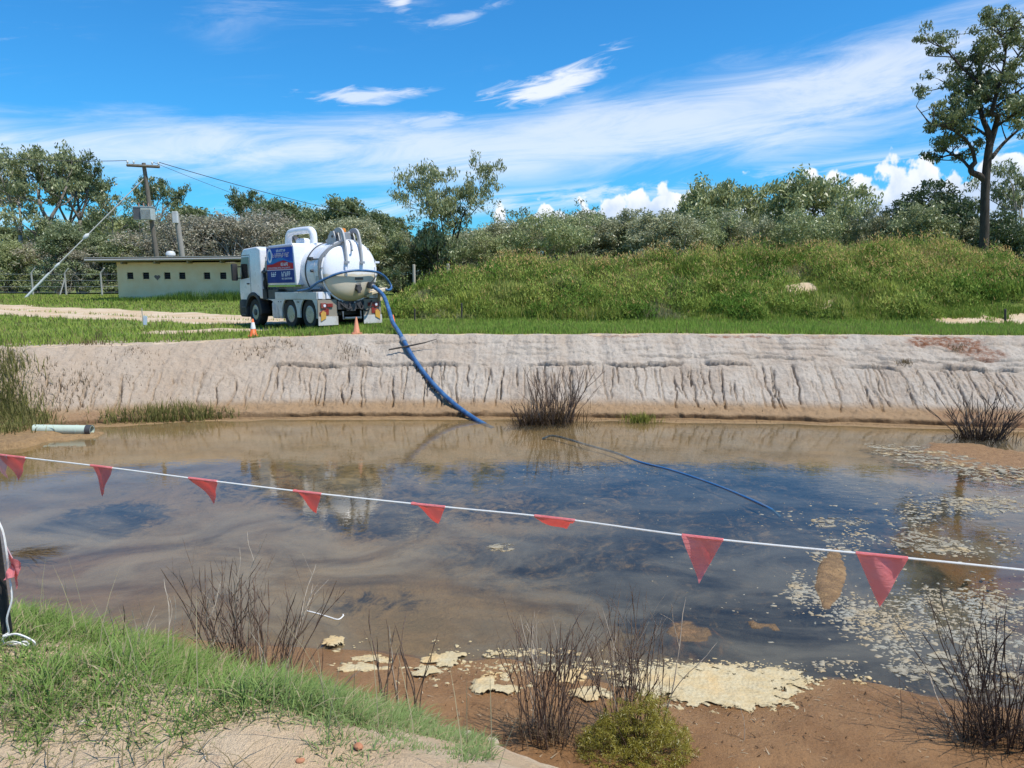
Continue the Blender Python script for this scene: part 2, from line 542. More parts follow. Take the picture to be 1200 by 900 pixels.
# ================================================================== materials of the setting
def m_clay(t):
    p = t.pos()
    z = t.new('ShaderNodeSeparateXYZ'); t.l.new(p, z.inputs[0])
    n1 = t.noise(p, 0.9, 6, 0.6)
    n2 = t.noise(p, 7.0, 6, 0.7)
    n3 = t.noise(p, 45.0, 4, 0.7)
    c = t.mix(t.step(n1, 0.35, 0.65), (0.455, 0.368, 0.285), (0.515, 0.445, 0.365))
    c = t.mix(t.step(n2, 0.45, 0.72, 0, 0.5), c, (0.36, 0.27, 0.20))
    c = t.mix(t.step(z.outputs[0], -9.5, -3.0, 0.55, 0.0), c, (0.46, 0.34, 0.235))
    zz = t.m('ADD', z.outputs[2], t.m('MULTIPLY', t.m('SUBTRACT', n2, 0.5), 0.16))
    c = t.mix(t.step(zz, -1.52, -1.76), c, (0.36, 0.235, 0.13))
    c = t.mix(t.step(zz, -1.84, -1.93), c, (0.20, 0.125, 0.065))
    rust = t.attr('rust')
    c = t.mix(t.m('MULTIPLY', rust, t.step(n2, 0.30, 0.6)), c, (0.24, 0.105, 0.055))
    c = t.mix(t.step(n3, 0.54, 0.70, 0, 0.6), c, (0.20, 0.155, 0.115))
    c = t.mix(t.step(t.noise(p, 16, 3, 0.5), 0.66, 0.72, 0, 0.6), c, (0.14, 0.11, 0.07))
    return principled(t, c, 0.95, 0, t.bump(t.m('ADD', n3, t.m('MULTIPLY', n2, 2.4)), 1.0, 0.035), 0.12)
def m_ground(t):
    p = t.pos()
    b = t.attr('bare')
    n1 = t.noise(p, 0.7, 5, 0.6)
    n2 = t.noise(p, 9.0, 5, 0.7)
    e = t.mix(t.step(n1, .35, .65), (0.47, 0.34, 0.21), (0.54, 0.43, 0.31))
    e = t.mix(t.step(n2, .5, .75, 0, .5), e, (0.32, 0.22, 0.13))
    g = t.mix(t.step(n1, .3, .7), (0.11, 0.17, 0.03), (0.17, 0.20, 0.05))
    g = t.mix(t.step(n2, .45, .7, 0, .5), g, (0.19, 0.16, 0.08))
    c = t.mix(t.step(t.m('ADD', b, t.m('MULTIPLY', t.m('SUBTRACT', n2, .5), .6)), .32, .6), g, e)
    return principled(t, c, 0.95, 0, t.bump(n2, 0.7, 0.03), 0.1)
def m_near(t):
    p = t.pos()
    z = t.new('ShaderNodeSeparateXYZ'); t.l.new(p, z.inputs[0])
    n1 = t.noise(p, 1.8, 5, 0.6)
    n2 = t.noise(p, 22, 5, 0.7)
    n3 = t.noise(p, 170, 3, 0.7)
    s = t.mix(t.step(n1, .35, .68), (0.62, 0.44, 0.265), (0.70, 0.54, 0.36))
    s = t.mix(t.step(n3, .35, .7, 0, .35), s, (0.36, 0.245, 0.14))
    s = t.mix(t.step(n2, .62, .74, 0, .7), s, (0.20, 0.14, 0.085))
    s = t.mix(t.m('MULTIPLY', t.step(t.noise(p, 5.5, 5, .65), .55, .78), .55), s, (0.45, 0.23, 0.12))
    mud = t.mix(t.step(n1, .3, .7), (0.245, 0.122, 0.046), (0.330, 0.178, 0.075))
    mud = t.mix(t.step(n3, .62, .75, 0, .35), mud, (0.44, 0.31, 0.2))
    mud = t.mix(t.step(n2, .54, .75, 0, .6), mud, (0.115, 0.064, 0.032))
    zz = t.m('ADD', z.outputs[2], t.m('MULTIPLY', t.m('SUBTRACT', n2, .5), .25))
    f = t.step(zz, -1.0, -1.45)
    c = t.mix(f, s, mud)
    r = t.m('MINIMUM', t.step(f, 0, 1, .95, .68), t.step(zz, -1.96, -1.86, .30, .95))
    return principled(t, c, r, 0, t.bump(t.m('ADD', n3, t.m('MULTIPLY', n2, 3.0)), 0.9, 0.014), 0.3)
def m_bed(t):
    p = t.pos()
    z = t.new('ShaderNodeSeparateXYZ'); t.l.new(p, z.inputs[0])
    a = t.mapv(p, (1.0, 0.75, 1.0), (0, 0, -0.5))
    n1 = t.noise(a, 0.75, 7, 0.62, 2.2)
    n2 = t.noise(a, 2.4, 8, 0.68, 2.4)
    n3 = t.noise(p, 30, 4, 0.7)
    n4 = t.noise(t.mapv(p, (1, 1, 1), (0, 0, 0.3)), 9.0, 6, 0.7, 0.6)
    tan = t.mix(t.step(n1, .3, .7), (0.340, 0.240, 0.130), (0.250, 0.190, 0.105))
    tan = t.mix(t.step(n2, .45, .7, 0, .45), tan, (0.37, 0.250, 0.125))
    tan = t.mix(t.attr('red'), tan, (0.255, 0.125, 0.066))
    dark = t.mix(t.step(n4, .35, .7), (0.012, 0.016, 0.022), (0.055, 0.058, 0.058))
    v = t.m('ADD', t.attr('sludge'), t.m('ADD', t.m('MULTIPLY', t.m('SUBTRACT', n2, .5), 1.7), t.m('MULTIPLY', t.m('SUBTRACT', n1, .5), .9)))
    v = t.m('ADD', v, t.m('MULTIPLY', t.m('SUBTRACT', n4, .5), 1.0))
    f = t.step(v, .38, .98)
    c = t.mix(f, tan, dark)
    c = t.mix(t.step(n3, .60, .72, 0, .40), c, (0.055, 0.045, 0.035))
    c = t.mix(t.m('MULTIPLY', t.step(t.noise(p, 60, 2, .5), .70, .76), .35), c, (0.40, 0.34, 0.26))
    dry = t.step(z.outputs[2], ZW - 0.012, ZW + 0.012)
    c = t.mix(t.m('MULTIPLY', dry, .75), c, t.mix(t.step(n4, .3, .7), (0.36, 0.215, 0.095), (0.20, 0.115, 0.05)))
    return principled(t, c, t.step(dry, 0, 1, .9, .62), 0, t.bump(t.m('ADD', n3, t.m('MULTIPLY', n4, 2.5)), 0.8, 0.03), 0.2)
def m_water(t):
    p = t.pos()
    h = t.m('ADD', t.m('MULTIPLY', t.noise(t.mapv(p, (1, 1.6, 1), (0, 0, .25)), 3.2, 3, .55, .4), 1.0), t.m('MULTIPLY', t.noise(p, 14, 2, .5), .16))
    nm = t.bump(h, 0.04, 0.05)
    fr = t.new('ShaderNodeFresnel'); fr.inputs['IOR'].default_value = 1.333
    t.l.new(nm, fr.inputs['Normal'])
    gl = t.new('ShaderNodeBsdfGlossy'); gl.inputs['Roughness'].default_value = 0.02
    gl.inputs['Color'].default_value = (1, 1, 1, 1)
    t.l.new(nm, gl.inputs['Normal'])
    tr = t.new('ShaderNodeBsdfTransparent')
    tr.inputs['Color'].default_value = (0.84, 0.80, 0.68, 1)
    sx = t.new('ShaderNodeSeparateXYZ'); t.l.new(p, sx.inputs[0])
    # fine silt held in the water
    si = t.new('ShaderNodeBsdfDiffuse')
    t.put(si.inputs['Color'], t.mix(t.step(sx.outputs[0], -2.5, 1.5), (0.255, 0.195, 0.110), (0.150, 0.130, 0.088)))
    m1 = t.new('ShaderNodeMixShader')
    t.put(m1.inputs[0], t.m('MULTIPLY', t.step(t.noise(t.mapv(p, (.50, .70, 1), (0, 0, -.35)), 1.0, 8, .60, 1.1), .34, .68, .10, .72), t.m('MULTIPLY', t.step(sx.outputs[0], -3.0, 1.5, 1.0, .95), t.step(sx.outputs[1], 10.0, 13.0, 1.0, .52))))
    t.l.new(tr.outputs[0], m1.inputs[1]); t.l.new(si.outputs[0], m1.inputs[2])
    m2 = t.new('ShaderNodeMixShader')
    t.l.new(fr.outputs[0], m2.inputs[0]); t.l.new(m1.outputs[0], m2.inputs[1]); t.l.new(gl.outputs[0], m2.inputs[2])
    return m2.outputs[0]

# ================================================================== the setting
def struct(name, me, m, kind='structure', label=None):
    o = link(name, me, m)
    o['kind'] = kind
    if label: o['label'] = label
    return o

# --- the far clay bank: ledges, rills and a broken foot
DX = .026
xs = np.arange(-18, 18.01, DX); ys = np.arange(17.6, 23.95, 0.03)
X, Y = np.meshgrid(xs, ys)
YF, YC = yfoot(xs)[None, :], ycrest(xs)[None, :]
T = (Y - YF) / (YC - YF)
Z = ground_h(X, Y)
amp = sst(T, .02, .12) * (1 - sst(T, .97, 1.06))
Z = Z + amp * (0.13 * (fbm(X * 1.4, Y * 1.4, 101, 5) - .5) + 0.125 * (fbm(X * 5, Y * 5, 103, 5, .65) - .5))
# rills: drying cracks that run down the lower face, deep ones with rounded ribs between
rz = np.random.default_rng(3)
cx = -17.5
while cx < 17.8:
    dens = 0.105 if cx > -3 else 0.15
    k0 = max(0, int((cx - 1.2 + 18) / DX)); k1 = min(len(xs), int((cx + 1.2 + 18) / DX))
    depth = .40 * rz.random() ** 1.5 + .03 * (1.0 if cx > -3 else .75) * (0 if cx < -9.2 and rz.random() < .45 else 1)
    t1 = rz.uniform(.34, .62) if rz.random() < .45 else rz.uniform(.55, .62); t0 = rz.uniform(.13, .24) if rz.random() < .65 else rz.uniform(.22, .42)
    lean = rz.uniform(-.28, .28) + cx * .045
    xc = cx + lean * (T[:, k0:k1] - .4) + .24 * (fbm(T[:, k0:k1] * 7 + cx * 3, T[:, k0:k1] * 0 + cx, 107, 4, .6) - .5)
    wdt = rz.uniform(.009, .018)
    m_ = sst(T[:, k0:k1], t0, t0 + .08) * (1 - sst(T[:, k0:k1], t1, t1 + .03))
    m_ = m_ * (.45 + .9 * fbm(T[:, k0:k1] * 14, T[:, k0:k1] * 0 + cx * 2, 109, 2))
    Z[:, k0:k1] -= depth * m_ * np.exp(-((X[:, k0:k1] - xc) / wdt) ** 2)
    cx += dens * rz.uniform(.25, 2.0)
YD = np.zeros_like(Z)
# the long ledge line above the rills and shorter ones over it
for (tl, dp, wd, x0, x1, sd) in ((.615, .20, .009, -8.5, 20, 1), (.80, .05, .009, -4, 20, 2), (.70, .08, .009, 3, 20, 3), (.745, .06, .008, -1, 12, 4), (.88, .045, .008, -9, 20, 5), (.66, .08, .009, 7.0, 20, 6)):
    wob = .06 * (fbm(X * .55, X * 0 + sd, 111 + sd, 4) - .5) + .030 * (fbm(X * 3.5, X * 0, 113 + sd, 4, .6) - .5)
    g = sst(X, x0, x0 + 1.5) * (1 - sst(X, x1 - 1, x1)) * (.05 + 1.15 * sst(fbm(X * 1.1, X * 0 + 4 * sd, 115 + sd, 4, .6), .36, .62))
    d = (T - tl - wob)
    Z -= dp * g * np.exp(-(d / wd) ** 2)
    Z += .22 * dp * g * sst(d, 0, wd * 2) * (1 - sst(d, wd * 2, .06))
    YD -= .38 * dp * g * np.exp(-((d - 2.2 * wd) / (1.3 * wd)) ** 2)      # the lip hangs over the crack
    YD += .30 * dp * g * np.exp(-((d + .6 * wd) / (1.0 * wd)) ** 2)
# broken clods along the foot
ft = T - .035 - .07 * (fbm(X * 1.6, X * 0, 121, 5, .6) - .5)
Z -= .13 * np.exp(-(ft / .017) ** 2) * sst(fbm(X * 1.6, Y * .5, 123, 3), .30, .55) * sst(X, -11, -7)
Z += .07 * amp * np.exp(-((T - .075) / .03) ** 2) * (fbm(X * 3.5, Y * 3.5, 125, 3))
Z = np.where(T < -.03, Z - .04, Z)
rust = np.zeros_like(Z)
for (u, tt, rx, rt, s) in ((12.9, .90, 1.35, .12, 1.0), (13.6, .78, .8, .10, .8), (6.9, .985, 1.2, .03, .8), (3.2, .99, 1.0, .025, .5), (9.2, .985, 1.4, .03, .5), (13.4, .12, 3.0, .14, .5), (-10, .1, 2.5, .1, .3)):
    rust = np.maximum(rust, s * (1 - sst(((X - u) / rx) ** 2 + ((T - tt) / rt) ** 2 + (fbm(X * 2, Y * 2, 127, 3) - .5) * 1.5, .3, 1)))
Z -= 0.05 * rust * fbm(X * 5, Y * 5, 129, 3) * sst(T, .6, .7)
# overhanging clods at the foot
YD -= .10 * np.exp(-((ft - .03) / .016) ** 2) * sst(fbm(X * 1.6, Y * .5, 123, 3), .30, .55) * sst(X, -11, -7)
me = grid_mesh('far_bank', xs, ys, Z, yd=YD, attrs={'rust': rust})
struct('far_bank', me, mat('clay', m_clay), label='pale cracked clay bank across the pond')

# --- upland sheet to the horizon, with the pond basin let into it
def axis(segs):
    out = [segs[0][0]]
    for a, b, st in segs:
        n = max(1, int(round((b - a) / st)))
        out += list(np.linspace(a, b, n + 1)[1:])
    return np.array(out)
xs = axis([(-1600, -200, 140), (-200, -60, 14), (-60, -26, 1.0), (-26, 30, 0.30), (30, 70, 1.2), (70, 200, 13), (200, 1600, 140)])
ys = axis([(-400, -10, 39), (-10, 1, 1.0), (1, 20, 0.5), (20, 24, .1), (24, 55, 0.30), (55, 110, 3), (110, 300, 19), (300, 2200, 190)])
X, Y = np.meshgrid(xs, ys)
Z = ground_h(X, Y)
inside = (np.abs(X) < 17.6) & (Y < ycrest(X) + .03) & (Y > -1.5)
Z = np.where(inside, Z - 0.35 * sst(17.6 - np.abs(X), 0, .6), Z)
struct('ground', grid_mesh('ground', xs, ys, Z, attrs={'bare': bare(X, Y)}), mat('ground', m_ground))

# --- near bank
xs = np.arange(-9.5, 9.51, 0.045); ys = np.arange(-1.6, 9.2, 0.04)
X, Y = np.meshgrid(xs, ys)
Z = ground_h(X, Y) + 0.02 * (fbm(X * 9, Y * 9, 131, 3) - .5) * (Y < ynear(X) - .2)
Z += 0.05 * (fbm(X * 2.8, Y * 2.8, 133, 3) - .5) * (Y < yedge(X) + .8)
Z += 0.045 * (fbm(X * 4.5, Y * 4.5, 135, 4, .6) - .5) * (Y > yedge(X) + .8) * (Y < ynear(X) - .1)
Z = Z - .10 * sst(Y - ynear(X), .0, .7)
struct('near_bank', grid_mesh('near_bank', xs, ys, Z), mat('near_bank', m_near), label='sandy near bank falling to brown mud')

# --- pond bed
xs = np.arange(-19, 19.01, 0.07); ys = axis([(5.6, 12, 0.05), (12, 20.8, 0.09)])
X, Y = np.meshgrid(xs, ys)
Z = bed(X, Y)
Z = np.where(Y < ynear(X), ground_h(X, Y), Z) - .05 * (1 - sst(Y - ynear(X), 0.0, .5))
side = sst(np.abs(X), 17, 19); Z = Z * (1 - side) + .05 * side
sl = np.full_like(Z, .30)
for (u, v, ru, rv, s) in ((120, 602, 80, 26, .75), (640, 650, 190, 38, .62), (760, 690, 95, 46, .9), (880, 720, 170, 95, .78), (920, 590, 260, 60, .74), (700, 560, 230, 30, .70), (840, 640, 200, 60, .70),
                          (990, 760, 200, 75, .85), (430, 705, 95, 26, .50), (1050, 670, 70, 40, .8), (1120, 625, 60, 12, .7), (380, 560, 200, 30, .40), (560, 580, 200, 30, .5),
                          (420, 600, 110, 40, .62), (1000, 640, 60, 60, .7)):
    cx, cy, rx, ry = ell(u, v, ru, rv)
    q = ((X - cx) / rx) ** 2 + ((Y - cy) / ry) ** 2
    sl = np.maximum(sl, .22 + s * (1 - sst(q, .15, 1.5)))
for (u, v, ru, rv, s) in ((250, 660, 190, 60, .5), (520, 735, 220, 38, .55), (60, 690, 110, 60, .6), (640, 720, 90, 30, .6), (1150, 640, 90, 40, .5), (330, 505, 330, 28, .5), (470, 660, 120, 20, .35), (650, 700, 70, 20, .5)):
    cx, cy, rx, ry = ell(u, v, ru, rv)
    q = ((X - cx) / rx) ** 2 + ((Y - cy) / ry) ** 2
    sl = sl - s * (1 - sst(q, .2, 1.3))
red = np.zeros_like(Z)
for (u, v, ru, rv, s) in ((1160, 545, 110, 30, 1.0), (1130, 650, 95, 55, .8), (40, 690, 150, 70, .45), (812, 740, 45, 22, .9), (1180, 700, 60, 60, .5), (967, 678, 26, 45, .5)):
    cx, cy, rx, ry = ell(u, v, ru, rv)
    red = np.maximum(red, s * (1 - sst(((X - cx) / rx) ** 2 + ((Y - cy) / ry) ** 2, .3, 1.2)))
struct('pond_bed', grid_mesh('pond_bed', xs, ys, Z, attrs={'sludge': sl, 'red': red}), mat('pond_bed', m_bed), label='silt and dark sludge on the pond bottom')

# --- water
xs = np.array([-18.3, 18.3]); ys = np.array([5.4, 21.2])
struct('water', grid_mesh('water', xs, ys, np.full((2, 2), ZW)), mat('water', m_water), label='still murky pond water')
# ================================================================== vacuum tanker truck
WHITE = paint('truck_white', (0.80, 0.81, 0.83), 0.28, dirt=0.30, dirt_col=(0.55, 0.48, 0.38), scale=1.9, coat=0.2)
VALANCE = paint('valance_white', (0.66, 0.64, 0.60), 0.5, dirt=0.55, dirt_col=(0.36, 0.29, 0.21), scale=2.5)
BLACK = paint('black_plastic', (0.018, 0.018, 0.02), 0.6, dirt=0.25, dirt_col=(0.10, 0.08, 0.06))
RUBBER = paint('tyre_rubber', (0.022, 0.021, 0.020), 0.85, dirt=0.5, dirt_col=(0.10, 0.08, 0.06), scale=4)
ALLOY = paint('polished_alloy', (0.36, 0.38, 0.43), 0.3, metal=0.9, dirt=0.35, dirt_col=(0.10, 0.085, 0.07), scale=6)
STEEL = paint('grey_steel', (0.42, 0.43, 0.44), 0.42, metal=0.6, dirt=0.35, scale=5)
DARKST = paint('dark_steel', (0.07, 0.07, 0.072), 0.55, metal=0.3, dirt=0.35, dirt_col=(0.14, 0.10, 0.07))
GLASS_D = paint('dark_glass', (0.012, 0.014, 0.017), 0.06, dirt=0.05, spec=0.8)
RED_L = paint('red_lens', (0.26, 0.025, 0.018), 0.3, dirt=0.5)
AMBER = paint('amber_lens', (0.80, 0.26, 0.02), 0.25, dirt=0.2)
YELLOW = paint('marker_yellow', (0.66, 0.36, 0.05), 0.5, dirt=0.4)
BLUE_S = paint('sign_blue', (0.010, 0.070, 0.42), 0.6, dirt=0.03, spec=.25)
NAVY_S = paint('sign_navy', (0.010, 0.040, 0.22), 0.6, dirt=0.03, spec=.25)
CYAN_S = paint('sign_light_blue', (0.02, 0.20, 0.52), 0.6, dirt=0.03, spec=.25)
RED_S = paint('sign_red', (0.50, 0.018, 0.020), 0.6, dirt=0.03, spec=.25)
PRINT_W = paint('sign_white', (0.72, 0.75, 0.82), 0.35, dirt=0.05)
PRINT_P = paint('sign_pink', (0.62, 0.50, 0.60), 0.35, dirt=0.05)
LIME = paint('lime_strip', (0.42, 0.58, 0.10), 0.5, dirt=0.1)
def m_door(t):
    o = t.obj()
    z = t.new('ShaderNodeSeparateXYZ'); t.l.new(o, z.inputs[0])
    n = t.noise(t.mapv(o, (1, 1, .5)), 3.5, 6, .65)
    n2 = t.noise(o, 16, 5, .7)
    zz = t.m('ADD', z.outputs[2], t.m('MULTIPLY', t.m('SUBTRACT', n, .5), .14))
    c = t.mix(t.step(zz, 1.93, 1.86), (0.80, 0.81, 0.83), (0.66, 0.57, 0.43))
    c = t.mix(t.step(zz, 1.42, 1.12, 0, .75), c, (0.50, 0.36, 0.15))
    c = t.mix(t.step(n2, .55, .75, 0, .35), c, (0.42, 0.34, 0.25))
    return principled(t, c, t.step(zz, 1.95, 1.8, .28, .65))
DOOR = mat('door_paint', m_door)
def m_hose(t):
    o = t.obj()
    n = t.noise(o, 6, 5, .65)
    c = t.mix(t.step(n, .35, .7), (0.018, 0.075, 0.20), (0.060, 0.160, 0.30))
    c = t.mix(t.step(t.noise(o, 22, 4, .7), .55, .72, 0, .5), c, (0.20, 0.17, 0.13))
    return principled(t, c, .45)
HOSE = mat('blue_hose', m_hose)

TA = rad(42)
truck = empty('vacuum_tanker_truck', (-5.67, 27.04, 0.0), rad(90) + TA,
              'white vacuum tanker truck with blue sign panel parked on the far bank', 'truck')
truck.rotation_mode = 'XYZ'
truck.rotation_euler = (0, rad(1.0), rad(90) + TA)
truck.location.z = gz(-5.67, 27.04) - 0.03
bpy.context.view_layer.update()
TM = truck.matrix_world.copy()

def part(mb, name, m, parent=truck, **kw):
    return mb.build(name, m, parent, **kw)

# chassis
ch = MB()
for s in (-1, 1):
    ch.box((-.1, s * .42 - .05, .72), (6.0, s * .42 + .05, 1.0))
for x in (.1, 1.4, 2.9, 4.2):
    ch.box((x, -.40, .76), (x + .12, .40, .95))
ch.box((.45, -1.0, .47), (.95, 1.0, .60)); ch.box((1.88, -1.0, .47), (2.36, 1.0, .60)); ch.box((5.0, -.95, .47), (5.4, .95, .58))
ch.box((.2, -.5, .9), (4.2, .5, 1.04))
ch.box((3.2, -.95, .50), (4.2, .4, .95))
part(ch, 'chassis', DARKST, bevel=.01)

# wheels
def wheel(x, y, s, dual):
    w_ = .33
    tyre = [(.30, -.15), (.40, -.165), (.485, -.16), (.515, -.125), (.52, -.06), (.52, .06), (.515, .125), (.485, .16), (.40, .165), (.30, .15)]
    mb = MB(); mb.lathe(tyre, 36, 'y', (x, y, .52), close=True)
    if dual: mb.lathe(tyre, 36, 'y', (x, y - s * .36, .52), close=True)
    ty = mb.build('wheel', RUBBER, truck, smooth=True)
    rim = MB()
    d = s
    if dual:
        prof = [(.305, d * .15), (.285, d * .155), (.27, d * .12), (.25, -d * .02), (.20, -d * .06), (.13, -d * .06)]
        hub = [(.135, -d * .07), (.13, d * .05), (.10, d * .07), (0, d * .075)]
    else:
        prof = [(.305, d * .14), (.285, d * .15), (.26, d * .10), (.24, d * .06), (.20, d * .10), (.13, d * .12)]
        hub = [(.135, d * .11), (.12, d * .165), (.08, d * .18), (0, d * .182)]
    rim.lathe(prof, 32, 'y', (x, y, .52))
    r = rim.build('rim', ALLOY, ty, smooth=True)
    MB().lathe(hub, 20, 'y', (x, y, .52)).build('hub', DARKST, ty, smooth=True)
    nuts = MB()
    off = -.055 if dual else .10
    for k in range(10):
        a = 2 * math.pi * k / 10
        px, pz = x + .165 * math.cos(a), .52 + .165 * math.sin(a)
        nuts.tube([(px, y + d * off, pz), (px, y + d * (off + .045), pz)], .018, 6)
    nuts.build('wheel_nuts', STEEL, ty)['kind'] = 'stuff'
    holes = MB()
    for k in range(10):
        a = 2 * math.pi * (k + .5) / 10
        px, pz = x + .225 * math.cos(a), .52 + .225 * math.sin(a)
        o0 = -.052 if dual else .084
        holes.tube([(px, y + d * (o0 - .03), pz), (px, y + d * (o0 + .012), pz)], .026, 8)
    holes.build('rim_holes', DARKST, ty)['kind'] = 'stuff'
for s in (1, -1):
    wheel(.68, s * 1.04, s, True)
    wheel(2.11, s * 1.04, s, True)
    wheel(5.19, s * 1.02, s, False)

# cab
prof = [(6.42, .95), (6.47, 1.35), (6.40, 2.0), (6.12, 2.82), (5.92, 2.98), (4.75, 3.02), (4.42, 2.92), (4.38, 1.05), (4.60, 1.05), (4.66, 1.15), (5.75, 1.15), (5.85, .95)]
cab = part(MB().prism(prof, -1.22, 1.22, 'y'), 'cab', WHITE, bevel=.07, smooth=True, seg=3)
for s in (1, -1):
    y0 = s * 1.205
    part(MB().prism([(5.45, 1.86), (6.25, 1.80), (6.33, 2.02), (6.12, 2.66), (5.45, 2.66)], y0, y0 + s * .022, 'y'), 'side_window', GLASS_D, cab)
    seam = MB()
    seam.prism([(5.36, 1.20), (5.385, 1.20), (5.385, 2.74), (5.36, 2.74)], y0, y0 + s * .019, 'y')
    seam.prism([(5.385, 2.715), (6.10, 2.715), (6.10, 2.74), (5.385, 2.74)], y0, y0 + s * .019, 'y')
    part(seam, 'door_seam', DARKST, cab)
    part(MB().box((5.48, min(y0, y0 + s * .05), 1.60), (5.68, max(y0, y0 + s * .05), 1.65)), 'door_handle', BLACK, cab, bevel=.01)
    mir = MB()
    mir.box((6.28, min(s * 1.32, s * 1.55), 1.75), (6.44, max(s * 1.32, s * 1.55), 2.42))
    mo = part(mir, 'mirror', BLACK, bevel=.05, smooth=True)
    for zz in (2.3, 1.85):
        part(MB().tube([(6.3, s * 1.2, zz), (6.34, s * 1.36, zz)], .025, 6), 'mirror_arm', BLACK, mo)
part(MB().prism([(6.415, 2.02), (6.43, 2.03), (6.18, 2.74), (6.165, 2.73)], -1.08, 1.08, 'y'), 'windscreen', GLASS_D, cab)
part(MB().box((6.10, -1.15, 2.72), (6.36, 1.15, 2.86)), 'sun_visor', BLACK, cab, bevel=.03)
part(MB().box((4.36, -1.0, 1.9), (4.375, 1.0, 2.7)), 'rear_panel', VALANCE, cab)
# bumper, front fenders and steps
part(MB().prism([(5.78, .32), (6.40, .32), (6.53, .45), (6.53, .93), (6.35, 1.02), (5.86, 1.02), (5.78, .80)], -1.24, 1.24, 'y'), 'bumper', BLACK, bevel=.05, smooth=True)
for s in (1, -1):
    arch = [(5.19 + .63 * math.cos(a), .52 + .63 * math.sin(a)) for a in np.linspace(math.pi * 1.05, -.05 * math.pi, 15)]
    outer = [(5.19 + .76 * math.cos(a), .54 + .76 * math.sin(a)) for a in np.linspace(-.02 * math.pi, math.pi * 1.02, 15)]
    y0, y1 = sorted((s * .90, s * 1.25))
    part(MB().prism(arch + outer, y0, y1, 'y'), 'front_fender', BLACK, bevel=.015, smooth=True)
    for zz in (.38, .68):
        part(MB().box((5.86, min(s * 1.0, s * 1.27), zz), (6.25, max(s * 1.0, s * 1.27), zz + .06)), 'step', DARKST, bevel=.01)
    part(MB().box((6.50, min(s * .72, s * 1.12), .55), (6.55, max(s * .72, s * 1.12), .80)), 'headlight', GLASS_D, bevel=.02)
# exhaust and air intake behind the cab
ex = MB()
ex.tube([(4.22, 1.05, 1.0), (4.22, 1.05, 2.3), (4.12, 1.05, 2.5)], .085, 12)
part(ex, 'exhaust_stack', STEEL, smooth=True)
eq = MB()
eq.box((3.98, .95, 1.02), (4.32, 1.22, 1.42)); eq.tube(smooth_path([(4.15, 1.15, 1.4), (4.05, 1.2, 1.7), (4.2, 1.18, 1.95), (4.3, 1.1, 2.2)], 5), .05, 8)
eq.tube(smooth_path([(4.0, 1.22, 1.3), (4.1, 1.26, 1.6), (3.95, 1.25, 1.85)], 5), .035, 8)
part(eq, 'hose_bundle', BLACK, smooth=True)
part(MB().box((4.0, .8, 2.02), (4.36, 1.22, 2.09)), 'walkway_bracket', DARKST, bevel=.01)
part(MB().box((3.05, .93, 1.03), (3.9, 1.2, 1.40)), 'tool_box', DARKST, bevel=.02)

# tank
tank_prof = [(0, 4.28), (.45, 4.24), (.78, 4.15), (.96, 4.02), (1.03, 3.85), (1.03, 1.16), (1.03, .04)]
tank = part(MB().lathe(tank_prof, 64, 'x', (0, 0, 2.0)), 'tank', WHITE, smooth=True)
for x, r, wd in ((1.14, 1.055, .05), (3.1, 1.05, .05)):
    part(MB().lathe([(1.0, x), (r, x), (r, x + wd), (1.0, x + wd)], 64, 'x', (0, 0, 2.0), close=True), 'tank_ring', DARKST if x < 2 else WHITE, tank, smooth=True)
part(MB().lathe([(1.0, -.07), (1.09, -.07), (1.09, .0), (1.0, .0)], 64, 'x', (0, 0, 2.0), close=True), 'rear_flange', WHITE, tank, smooth=True)
part(MB().lathe([(1.0, .012), (1.085, .012), (1.085, .07), (1.0, .07)], 64, 'x', (0, 0, 2.0), close=True), 'body_flange', STEEL, tank, smooth=True)
seam = MB()
seam.tube([(x, 1.035 * math.cos(.42), 2.0 + 1.035 * math.sin(.42)) for x in (.12, .5, 1.1)], .022, 6)
part(seam, 'side_seam', DARKST, tank)
part(MB().box((.75, .93, 2.40), (1.05, 1.02, 2.5)), 'seam_catch', DARKST, tank, bevel=.01)
# clamps around the flange
for k in range(14):
    a = 2 * math.pi * k / 14 + .1
    cy, cz = 1.085 * math.cos(a), 2.0 + 1.085 * math.sin(a)
    part(MB().tube([(-.11, cy, cz), (.10, cy, cz)], .03, 6), 'clamp', STEEL, tank)
for x in (.55, 1.9, 2.5):
    part(MB().lathe([(1.025, x), (1.037, x + .006), (1.037, x + .024), (1.025, x + .03)], 64, 'x', (0, 0, 2.0), close=True), 'weld_seam', VALANCE, tank, smooth=True)
part(MB().tube(smooth_path([(.2, .98, 1.42), (.9, 1.02, 1.40), (1.5, 1.0, 1.36)], 4), .045, 8), 'side_pipe', STEEL, tank, smooth=True)
part(MB().tube([(.62, 1.00, 2.02), (.62, 1.12, 2.02)], .05, 10), 'sight_glass', DARKST, tank)
part(MB().box((.15, .98, 1.62), (.42, 1.05, 1.84)), 'gauge_plate', STEEL, tank, bevel=.01)
# tank cradle
cr = MB()
for x in (.35, 1.6, 2.9, 3.9):
    cr.prism([(-.9, 1.30), (-.55, 1.03), (.55, 1.03), (.9, 1.30), (.6, 1.17), (0, 1.02), (-.6, 1.17)], x, x + .08, 'x')
cr.box((.0, .5, 1.0), (4.1, .62, 1.22)); cr.box((.0, -.62, 1.0), (4.1, -.5, 1.22))
part(cr, 'tank_cradle', DARKST)
